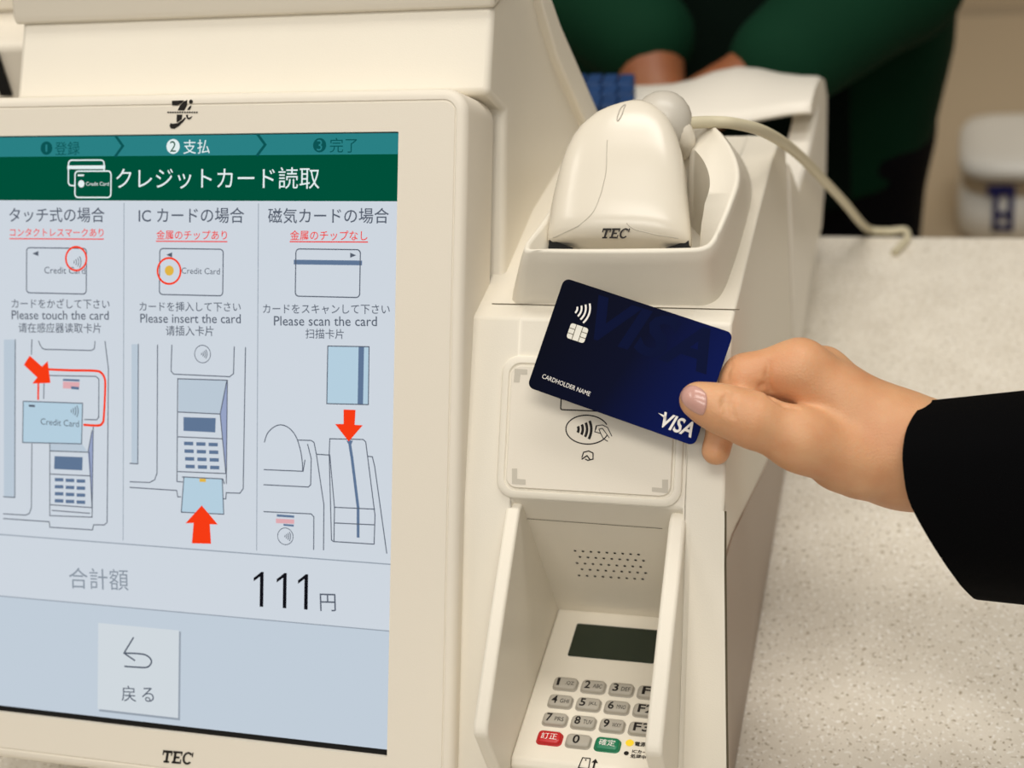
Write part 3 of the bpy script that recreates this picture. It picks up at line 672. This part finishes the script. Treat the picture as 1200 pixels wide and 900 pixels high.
nk = [QB.hit(786, 148)+Q.n*.001, QB.hit(798, 153), QB.hit(801, 162)-Q.n*.005, QB.hit(797, 172)-Q.n*.014]
MB().tube(smooth_path(nk, 5), [.0056]*10+[.0052, .0046, .0040, .0032, .0022, .0012], 14).build('scanner_neck', M['plastic_gloss'], SC)
mb = MB()
g1 = smooth_path([(8.2, -.2), (6, -.15), (5, -.17), (4, -.21), (3, -.30), (2, -.50), (1, -.80), (.8, -.9)], 6)
g2 = smooth_path([(2.2, .18), (1.6, .28), (1.2, .46), (.9, .66), (.75, .86)], 6)
for g in (g1, g2): mb.tube([sc_pt(i, u, -.0001) for i, u in g], .0003, 6)
mb.build('shell_groove', M['ink_grey'], SC)
tp_ = sc_pt(1.6, 0); TPn = Plane(tp_, None, Q.u, Q.v); d = Draw(TPn, .0006); slab_letters(d, d.ab((704, 274)), d.ab((737, 274)), .0052); d.build('maker_lettering', M['ink'], SC, label='black letters TEC')
MB().tube([sc_pt(11.4+1.5*math.sin(t*math.pi/12), -.12+.05*math.cos(t*math.pi/12)-.03*math.sin(t*math.pi/12), .0002) for t in range(25)], .00032, 6).build('button_ring', M['grey_rubber'], SC, label='grey oval button ring')
c0_, h0_ = sec[0][0], sec[0][1]
for sx in (-1, 1):
    MB().prism([Q.pt(c0_[0]+sx*h0_*u, c0_[1]+b_, .0032) for u, b_ in ((1.0, .0014), (.64, -.0030), (.70, -.0046), (1.0, -.0036))], Q.n*-.008).build('scan_window', M['dark'], SC, label='black window edge under the head')
cb = [nk[1]+np.array([.002, .004, .002])]+[on_z(*p) for p in ((832, 143, -.335), (862, 145, -.340), (897, 155, -.357), (932, 178, -.40), (965, 211, -.47), (990, 238, -.545), (1008, 260, -.608), (1020, 269.5, -.6315), (1042, 271, -.6315), (1060, 270, -.6315), (1063, 279, -.6315), (1056, 288, -.6315), (1048, 296, -.6315))]
MB().tube(smooth_path(cb, 8), .0031, 12).build('scanner_cable', M['cable'], SC, label='beige cable running over the counter')

# ------------------------------------------------------------------ staff side register behind
RG = thing('staff_register', (-.2, .99, ZC), 'white curved rear of the staff register behind the scanner, with blue keys', 'cash register')
rear = [(600, 102), (640, 101), (690, 99.5), (720, 98), (760, 97.5), (790, 95.5), (815, 90), (838, 81), (865, 75.5), (890, 77.5), (915, 83), (940, 86), (958, 86.5), (966, 90)]
frnt = [(600, 168), (640, 166), (690, 163), (720, 160), (752, 158), (780, 155), (805, 153), (828, 151), (852, 149), (872, 146), (893, 141), (914, 136), (935, 134), (942, 134)]
rings = []
for (rx, ry), (fx, fy) in zip(rear, frnt):
    R_ = on_y(rx, ry+2, 1.035); F_ = on_y(fx, fy, .935); F_[0] = R_[0]
    mx = lambda t, dz: F_*(1-t)+R_*t+np.array([0, 0, dz])
    rings.append([F_, F_+np.array([0, -.003, .003]), F_+np.array([0, -.001, .007]), mx(.08, .009), mx(.3, .011), mx(.6, .010), mx(.85, .004), R_+np.array([0, -.003, .001]), R_+np.array([0, .006, -.006]), R_+np.array([0, .008, -.014]), R_+np.array([0, .003, -.014]), mx(.9, -.012), mx(.15, -.003)])
MB().loft(rings, True, True, True).build('register_hood', M['hood'], RG, angle=60)
lx = XR+.002
P = [on_x(x, y, lx) for x, y in ((963, 100), (957, 140), (948, 180), (937, 222))]+[rel(lx, .803, -.425), rel(lx, .803, -.578)]+[on_x(x, y, lx) for x, y in ((940, 392), (950, 324), (963, 270), (968.5, 200), (970, 110), (967, 92))]
MB().prism(P, (-.0175, 0, 0)).build('register_side', M['hood'], RG, bevel=.003)
MB().box(rel(-.36, .92, -.6345), rel(-.31, 1.03, -.49)).build('register_foot', M['hood'], RG, bevel=.004)
MB().box(rel(-.34, .83, -.6345), rel(-.102, 1.03, -.612)).build('register_base', M['hood'], RG, bevel=.004)
kp0 = on_y(690, 133, .965); kp1 = on_y(690, 99, 1.02)
for r in range(3):
    for c in range(5):
        t = (r+.5)/3; y0 = 129-r*12.5; x0_ = 660+c*18.5
        p = on_y(x0_, y0, .958+.022*r)+np.array([0, 0, .003])
        MB().box(p-np.array([.0055, .0095, .004]), p+np.array([.0055, .0095, .005])).build('key', M['blue_key'], RG, bevel=.0015, label='blue key')

# ------------------------------------------------------------------ payment card
CPn = RP.off(.0150)
c3 = [CPn.hit(*q_) for q_ in ((659.6, 325.4), (856.2, 389.7), (815.4, 523.1), (621.5, 454.3))]
u_ = (c3[1]-c3[0])+(c3[2]-c3[3]); u_ /= np.linalg.norm(u_); v_ = np.cross(CPn.n, u_); cc = sum(c3)/4
CD = Plane(cc, None, u_, v_); cw, chh = .0844, .0546
def card_mat():
    m, N, L, b = mat_base('printed_blue_card')
    tc = N.new('ShaderNodeTexCoord'); mp = N.new('ShaderNodeVectorMath'); mp.operation = 'DOT_PRODUCT'; mp.inputs[1].default_value = tuple((u_*.93-v_*.25)/.0844)
    L.new(tc.outputs['Object'], mp.inputs[0]); ad = N.new('ShaderNodeMath'); ad.inputs[1].default_value = .5; L.new(mp.outputs['Value'], ad.inputs[0])
    r = N.new('ShaderNodeValToRGB'); e = r.color_ramp.elements; e[0].position = .05; e[0].color = lin((1, 4, 22)); e[1].position = 1.0; e[1].color = lin((0, 18, 84))
    k = e.new(.5); k.color = lin((1, 6, 36)); L.new(ad.outputs[0], r.inputs[0]); L.new(r.outputs[0], b.inputs['Base Color'])
    b.inputs['Roughness'].default_value = .5; b.inputs['Specular IOR Level'].default_value = .05; return m
CDT = thing('credit_card', cc, 'dark blue bank card held slanting over the card reader plate', 'credit card')
o5 = lambda e: rrect(-cw/2+e, -chh/2+e, cw/2-e, chh/2-e, .0032-e, 7)
MB().loft([ring(CD, o5(.0001), -.00038), ring(CD, o5(0), -.0003), ring(CD, o5(0), .0003), ring(CD, o5(.0001), .00038)], True, True, True).build('card_body', card_mat(), CDT, angle=30)
d = Draw(CD, .00042); d.text('VISA', d.ab((694, 370)), d.ab((836, 414)), bold=.03, shear=.25, height=.021); d.build('pale_lettering', pmat('card_dark_print', (1, 11, 50), .5, .05), CDT, label='large faint letters VISA')
uc = np.linalg.norm(CD.ab(701, 420)-CD.ab(700, 420)); d = Draw(CD, .00050)
t_ = np.array([1.0, 0])
d.text('VISA', d.ab((776, 491)), d.ab((813, 504.5)), bold=.022, shear=.22, height=uc*18)
vp = d.ab((771.5, 484)); d.fill([(vp[0], vp[1]), (vp[0]+uc*10, vp[1]), (vp[0]+uc*12, vp[1]-uc*8), (vp[0]+uc*8, vp[1]-uc*3)])
d.build('brand_lettering', M['white_ink'], CDT, label='white letters VISA'); d = Draw(CD, .00050); d.text('CARDHOLDER NAME', d.ab((636, 440.5)), d.ab((692, 462)), bold=.0, height=uc*5.2)
d.build('name_lettering', M['white_ink'], CDT, label='small white name line'); d = Draw(CD, .00050)
c = d.ab((684, 366))
for k, r in enumerate((7, 12, 17, 22)): d.ring((c[0]-uc*15, c[1]-uc*.0), uc*r, uc*2.2, None, 60, None, -32, 32)
d.build('wave_mark', M['white_ink'], CDT, label='white contactless waves')
c = CD.ab(677, 390.5); CH = Plane(CD.pt(*c), None, u_, v_)
MB().loft([ring(CH, rrect(-uc*11, -uc*9, uc*11, uc*9, uc*3, 4), .0004), ring(CH, rrect(-uc*11, -uc*9, uc*11, uc*9, uc*3, 4), .00055)], True, False, True).build('card_chip', M['chip'], CDT, label='silver contact chip')
d = Draw(CH, .00062)
for P in ([(-11, 3), (-4, 3), (-4, 9)], [(-11, -3), (-4, -3), (-4, -9)], [(11, 3), (4, 3), (4, 9)], [(11, -3), (4, -3), (4, -9)], [(-4, 3), (-4, -3)], [(4, 3), (4, -3)]): d.line([(x*uc, y*uc) for x, y in P], uc*.8)
d.build('chip_lines', M['seam'], CDT)

# ------------------------------------------------------------------ customer: hand, wrist and sleeve
D0 = .676; KH = D0/FOC
def hc(px, py, dz=0.0):
    D = D0+dz; return np.array([(px-600)*D/FOC, (450-py)*D/FOC, D])
def cam2world(V): return EYE+np.asarray(V) @ RM.T
# bones: (from px, to px, radii in px, blend)
def hand_sdf(P):
    def c_(a, b, ra, rb): return cone(P, hc(*a), hc(*b), ra*KH, rb*KH)
    palm = c_((938, 436, .004), (1062, 520, .002), 33, 46)
    palm = smin(palm, c_((962, 440, .020), (1064, 528, .012), 33, 44), .012)
    palm = smin(palm, c_((978, 455, .036), (1066, 532, .020), 29, 40), .012)
    palm = smin(palm, c_((985, 478, .050), (1066, 535, .026), 26, 36), .012)
    palm = smin(palm, c_((985, 535, .004), (1058, 541, .004), 41, 42), .016)
    wrist = c_((1062, 528, .010), (1110, 538, .010), 55, 50); wrist = smin(wrist, c_((1110, 538, .010), (1360, 585, .0), 50, 52), .01)
    palm = smin(palm, wrist, .020)
    thumb = c_((816, 468.5, -.0105), (826, 473, -.0105), 19.5, 22)
    thumb = smin(thumb, c_((826, 472, -.0105), (848, 480, -.0110), 22, 26.5), .004)
    thumb = smin(thumb, c_((848, 480, -.0110), (882, 492, -.0115), 26.5, 29), .006)
    thumb = smin(thumb, c_((882, 492, -.0115), (938, 515, -.008), 28.5, 33), .008)
    thumb = smin(thumb, c_((938, 515, -.008), (1010, 540, .0), 33, 44), .010)
    index = c_((936, 430, .004), (874, 442, .006), 32, 27)
    index = smin(index, c_((874, 442, .006), (867, 448, .008), 26, 22), .004)
    index = smin(index, c_((866, 450, .0065), (847, 498, .0052), 22, 17), .005)
    index = smin(index, c_((847, 498, .0052), (839, 528, .0045), 17, 17), .004)
    mid_ = c_((964, 438, .020), (902, 455, .028), 31, 23)
    mid_ = smin(mid_, c_((902, 455, .028), (890, 497, .031), 22, 19), .005)
    mid_ = smin(mid_, c_((890, 497, .031), (918, 510, .026), 18, 17), .004)
    rin = c_((980, 452, .036), (924, 470, .042), 28, 21); rin = smin(rin, c_((924, 470, .042), (914, 502, .044), 20, 17), .005); rin = smin(rin, c_((914, 502, .044), (938, 510, .038), 17, 16), .004)
    pin_ = c_((988, 475, .050), (940, 488, .053), 24, 19); pin_ = smin(pin_, c_((940, 488, .053), (934, 512, .055), 18, 16), .004); pin_ = smin(pin_, c_((934, 512, .055), (954, 518, .050), 16, 15), .004)
    h = smin(palm, index, .008); h = smin(h, mid_, .005); h = smin(h, rin, .005); h = smin(h, pin_, .005)
    h = smin(h, thumb, .0045)
    # knuckle, tendon and skin folds
    for pts_, r in GROOVES:
        for a, b in zip(pts_, pts_[1:]): h = -smin(-h, cone(P, a, b, r*KH, r*KH), .0022)
    return h
GROOVES = []
def on_hand(px, py, lift):
    dr_ = np.array([(px-600)/FOC, (450-py)/FOC, 1.0]); t = D0-.06
    for _ in range(80):
        s_ = hand_sdf((dr_*t)[None])[0]; t += s_*.8
        if abs(s_) < 1e-5: break
        if t > D0+.06: return None
    return dr_*(t-lift)
_g = []
for P_, r in (([(893, 452), (905, 466), (918, 474), (932, 478)], 2.6), ([(901, 425), (899, 440), (903, 458)], 1.5),
              ([(853, 462), (850, 472), (851, 484)], 1.0), ([(860, 463), (857, 474), (859, 488)], .9), ([(848, 466), (846, 476)], .8), ([(857, 428), (852, 440)], .8)):
    hp = [on_hand(x, y, .0) for x, y in P_]
    if all(p is not None for p in hp): _g.append((hp, r))
GROOVES += _g
lo_ = np.minimum.reduce([hc(780, 600, -.05), hc(780, 600, .10), hc(1130, 380, -.05), hc(1130, 380, .10)]); hi_ = np.maximum.reduce([hc(780, 380, -.05), hc(1130, 380, .10), hc(1130, 600, .1)])
lo_[0] = hc(785, 0)[0]; hi_[0] = hc(1200, 0, .0)[0]; lo_[2] = D0-.05; hi_[2] = D0+.085
V, F = surface_nets(hand_sdf, lo_, hi_, .0008, 2)
CU = thing('person', cam2world(hc(1060, 530)), 'hand of a customer in a black sleeve holding the blue card to the reader', 'person')
MB().raw(cam2world(V), F).build('hand', M['skin'], CU, angle=180)
# thumb nail laid on the thumb surface
npoly = [(796.5, 464), (799, 457), (804, 452.5), (811, 451), (820, 454), (827, 460), (829, 468), (828, 478), (824, 487), (816, 485.5), (807, 480), (799, 472)]
nc = np.mean(npoly, 0)
rr_ = []
for k, (s_, l_) in enumerate(((1.0, -.0002), (.97, .0005), (.85, .0008), (.6, .0010), (.3, .0011), (.05, .0011))):
    rr_.append([on_hand(nc[0]+(x-nc[0])*s_*.97+.3, nc[1]+(y-nc[1])*s_*.97, l_) for x, y in smooth_path(npoly, 3, True)])
if all(p is not None for r in rr_ for p in r):
    MB().loft([[cam2world(p) for p in r] for r in rr_], True, False, True).build('thumb_nail', M['nail'], CU, angle=180, label='pale pink nail')
else: print('NAIL MISS', [[p is None for p in r].count(True) for r in rr_])
# sleeve: wide jacket cuff; ring points run over the near side then back behind
near = [(1089, 469.5), (1074, 482), (1063, 501), (1058, 524), (1058, 548), (1064, 584), (1080, 617), (1100, 650), (1118, 676), (1131, 692), (1145, 703)]
nz = [0, -.018, -.028, -.034, -.036, -.036, -.034, -.030, -.022, -.012, 0]
far = [(1152, 690), (1150, 650), (1138, 600), (1122, 550), (1106, 505)]
fz = [.016, .034, .040, .036, .020]
def sleeve_ring(t, thick=0.0):
    out = []
    for (x, y), z in zip(near+far, nz+fz):
        ym = 586; X_ = x+t; Y_ = y
        f_ = min(1, max(0, t/250))
        top_y = 469.5-.11*max(0, t); bot_y = 703+.10*max(0, t)
        q_ = (y-469.5)/(703-469.5); Y_ = top_y+(bot_y-top_y)*q_
        X_ = x+t-(x-1105)*f_*.5
        p = hc(X_, Y_, z*(1+.15*f_)+.004)
        if thick:
            c_ = hc(1110, 586, .004); p = p+(c_-p)*np.array([0, 1, 1])*thick
        out.append(p)
    return smooth_path(out, 3, True)
ts = [0, 4, 12, 25, 45, 70, 100, 140, 190, 260, 340]
inner = [sleeve_ring(t, .05) for t in (60, 30, 8)]
outer_ = [sleeve_ring(t) for t in ts]
rg = [np.random.default_rng(3)]
mb = MB(); mb.loft([[cam2world(p) for p in r] for r in inner+[sleeve_ring(1, .02)]+outer_], True, True, True)
mb.build('jacket_sleeve', M['black_cloth'], CU, angle=80, label='black jacket sleeve')

# ------------------------------------------------------------------ attendant behind the counter
AT = thing('person', (-.2, 1.40, 0), 'attendant in a dark green jacket standing behind the counter, hands joined', 'person')
def RL(x, y, z): return np.array([x, y, z+EYE[2]])
J = dict(sl=RL(-.03, 1.40, -.20), sr=RL(-.37, 1.40, -.20), el=RL(-.058, 1.29, -.500), er=RL(-.40, 1.28, -.44), wl=RL(-.143, 1.15, -.520), wr=RL(-.262, 1.19, -.512), hl=RL(-.215, 1.115, -.545), hr=RL(-.240, 1.125, -.555))
def body_sdf(P):
    def s(a, b, ra, rb): return cone(P, a, b, ra, rb)
    h = s(J['el']*.3+J['wl']*.7, J['wl'], .036, .030); h = smin(h, s(J['wl'], J['hl'], .029, .024), .015)
    g = s(J['er']*.3+J['wr']*.7, J['wr'], .038, .033); g = smin(g, s(J['wr'], J['hr'], .032, .024), .015)
    h = smin(h, g, .01)
    for k in range(4):
        h = smin(h, s(J['hl'], J['hl']+np.array([-.045-.004*k, .012*k-.02, -.022+.010*k]), .011, .009), .004)
        h = smin(h, s(J['hr'], J['hr']+np.array([.035, .012*k-.03, -.022+.010*k]), .011, .009), .004)
    h = smin(h, s(J['hl'], J['hl']+np.array([-.02, -.03, .012]), .012, .010), .006); h = smin(h, s(J['hr'], J['hr']+np.array([.03, -.025, .004]), .012, .010), .006)
    n = s(RL(-.2, 1.41, -.20), RL(-.2, 1.395, -.02), .055, .052)
    q = (P-RL(-.2, 1.385, .045))/np.array([.076, .094, .115]); hd = (np.linalg.norm(q, axis=1)-1)*.085
    n = smin(n, hd, .02); n = smin(n, s(RL(-.2, 1.30, .055), RL(-.2, 1.283, .025), .010, .014), .01)
    n = smin(n, s(RL(-.215, 1.302, -.012), RL(-.185, 1.302, -.012), .008, .008), .008)
    for sx in (-1, 1):
        n = smin(n, s(RL(-.2+sx*.078, 1.39, .06), RL(-.2+sx*.078, 1.395, .02), .014, .010), .006)
        n = np.maximum(n, -s(RL(-.2+sx*.032, 1.285, .062), RL(-.2+sx*.030, 1.285, .062), .014, .014))
    return np.minimum(h, n)
V, F = surface_nets(body_sdf, RL(-.33, 1.02, -.70), RL(-.06, 1.50, .18), .0055, 2)
MB().raw(V, F).build('body', M['skin_far'], AT, angle=180)
def torso(P, grow=0.0):
    def el(z0, hw, hd): return None
    q = P-RL(-.2, 1.41, 0); z = P[:, 2]-EYE[2]
    zz = np.array([-.75, -.62, -.50, -.36, -.24, -.18, -.14]); hw = np.interp(z, zz, [.172, .196, .200, .185, .165, .120, .06])+grow; hd = np.interp(z, zz, [.120, .115, .108, .112, .105, .085, .055])+grow
    r = np.sqrt((q[:, 0]/hw)**2+(q[:, 1]/hd)**2); e = (r-1)*np.minimum(hw, hd)
    return np.maximum(e, np.maximum(z+.135, -.745-z))
def jacket_sdf(P):
    def s(a, b, ra, rb): return cone(P, a, b, ra, rb)
    h = torso(P)
    for sd in 'lr':
        S_, E1, W1 = J['s'+sd], J['e'+sd], J['w'+sd]
        a = smin(s(S_, E1, .070, .058), s(E1, E1*.04+W1*.96 if sd == 'l' else E1*.01+W1*.99, .062, .046), .02)
        h = smin(h, a, .025)
    return h
V, F = surface_nets(jacket_sdf, RL(-.52, 1.08, -.80), RL(.08, 1.56, -.10), .0075, 2)
MB().raw(V, F).build('jacket', M['green_cloth'], AT, angle=180, label='dark green jacket')
def apron_sdf(P):
    z = P[:, 2]-EYE[2]; x = np.abs(P[:, 0]+.2)
    a = torso(P, .006); a = np.maximum(a, x-np.interp(z, [-.8, -.45, -.30], [.105, .100, .080])); a = np.maximum(a, P[:, 1]-1.40)
    return np.maximum(a, z+.28)
V, F = surface_nets(apron_sdf, RL(-.40, 1.24, -.78), RL(0, 1.42, -.25), .006, 1)
MB().raw(V, F).build('apron', M['apron'], AT, angle=180, label='black green apron')
def trouser_sdf(P):
    def s(a, b, ra, rb): return cone(P, a, b, ra, rb)
    h = s(RL(-.265, 1.42, -.70), RL(-.135, 1.42, -.70), .11, .11)
    for sx in (-1, 1):
        h = smin(h, smin(s(RL(-.2+sx*.085, 1.42, -.72), RL(-.2+sx*.09, 1.41, -1.08), .090, .065), s(RL(-.2+sx*.09, 1.41, -1.08), RL(-.2+sx*.09, 1.43, -1.46), .065, .052), .02), .03)
    return h
V, F = surface_nets(trouser_sdf, RL(-.42, 1.26, -1.53), RL(.02, 1.58, -.55), .010, 2)
MB().raw(V, F).build('trousers', M['trousers'], AT, angle=180, label='black trousers')
for sx in (-1, 1): blob(RL(-.2+sx*.092, 1.385, -1.497), .045, .037, .125, ((1, 0, 0), (0, 0, 1), (0, 1, 0))).build('shoe', M['dark'], AT, label='black shoe')
def hair_sdf(P):
    q = (P-RL(-.2, 1.402, .062))/np.array([.090, .104, .118]); a = (np.linalg.norm(q, axis=1)-1)*.095
    f = np.maximum(P[:, 2]-RL(0, 0, .085)[2], -1e9)
    return np.maximum(a, np.minimum(-(P[:, 1]-1.375), 9) *1.0 - np.clip((P[:, 2]-EYE[2]-.07)*1.2, 0, .09))
V, F = surface_nets(hair_sdf, RL(-.32, 1.26, -.08), RL(-.08, 1.53, .20), .006, 2)
MB().raw(V, F).build('hair', M['hair'], AT, angle=180, label='short dark hair')
for sx in (-1, 1): blob(RL(-.2+sx*.031, 1.297, .060), .013, .010, .009, ((1, 0, 0), (0, 0, 1), (0, 1, 0)), None, 12, 8).build('eye', M['white_ink'], AT)

# ------------------------------------------------------------------ things further back
YBK = 1.70
SH = thing('back_cabinet', (.3, 2.0, 0), 'low beige cabinet against the back wall behind the attendant', 'cabinet')
zt = on_y(1160, 287, YBK)[2]
MB().box((-1.2, 1.60, .06), (1.6, 2.44, zt)).build('cabinet_body', M['wall'], SH, bevel=.004)
MB().box((-1.18, 1.64, 0), (1.58, 2.42, .06)).build('plinth', M['trousers'], SH)
b0_, b1_ = on_y(1118, 270, YBK), on_y(1290, 128, YBK); bw = b1_[0]-b0_[0]; bh = (b1_[2]-zt)*.66
BG = thing('bag_bundle', (b0_[0]+bw/2, YBK+.06, zt), 'bundle of white plastic bags with dark blue print on the cabinet at right', 'bag')
def bagring(f, wx, wy, z):
    return [(b0_[0]+bw/2+wx*math.copysign(abs(math.cos(t))**.5, math.cos(t)), YBK+.06+wy*math.copysign(abs(math.sin(t))**.5, math.sin(t)), z) for t in [2*math.pi*k/36 for k in range(36)]]
MB().loft([bagring(0, bw*.42, .05, zt), bagring(0, bw*.48, .062, zt+bh*.08), bagring(0, bw*.49, .066, zt+bh*.30), bagring(0, bw*.47, .060, zt+bh*.50), bagring(0, bw*.44, .052, zt+bh*.55)], True, True, True).build('lower_bag', M['bag'], BG, angle=80)
MB().loft([bagring(0, bw*.44, .054, zt+bh*.54), bagring(0, bw*.455, .058, zt+bh*.58), bagring(0, bw*.455, .058, zt+bh*.74), bagring(0, bw*.44, .054, zt+bh*.77)], True, True, True).build('paper_band', M['wall'], BG, angle=80, label='tan paper band')
MB().loft([bagring(0, bw*.44, .058, zt+bh*.76), bagring(0, bw*.49, .074, zt+bh*.80), bagring(0, bw*.49, .078, zt+bh*.90), bagring(0, bw*.46, .066, zt+bh*.98), bagring(0, bw*.3, .05, zt+bh)], True, True, True).build('folded_top', M['bag'], BG, angle=80)
BP = Plane((0, YBK+.06-.0675, 0), None, (1, 0, 0), (0, 0, 1)); d = Draw(BP, .0)
ub = np.linalg.norm(BP.ab(1161, 240)-BP.ab(1160, 240))
for P in ([(1157, 217), (1190, 217), (1190, 229), (1157, 229)], [(1164, 229), (1171, 229), (1169, 272), (1162, 272)], [(1182, 229), (1189, 229), (1187, 272), (1180, 272)], [(1168, 248), (1184, 248), (1184, 256), (1168, 256)], [(1162, 264), (1184, 264), (1184, 271), (1162, 271)]): d.fillpx(P)
d.build('bag_print', M['bag_blue'], BG, label='dark blue printed marks')
# change machine left of the tower
CM = thing('change_machine', (-.62, .86, ZC), 'beige box with black slots just left behind the screen tower', 'machine')
zt2 = on_y(8, 52, .74)[2]
MB().box((-.80, .74, ZC), (-.4965, 1.0, zt2)).build('machine_body', M['panel'], CM, bevel=.005)
MB().box((-.82, .79, zt2), (-.4965, 1.0, zt2+.06)).build('machine_lid', M['plastic'], CM, bevel=.004)
pB = Plane((0, .739, 0), None, (1, 0, 0), (0, 0, 1))
MB().prism([pB.hit(x, y) for x, y in ((-14, 60), (-2, 60), (15, 111), (2, 111))], (0, -.002, 0)).build('machine_slot', M['dark'], CM, label='black slanting slot')
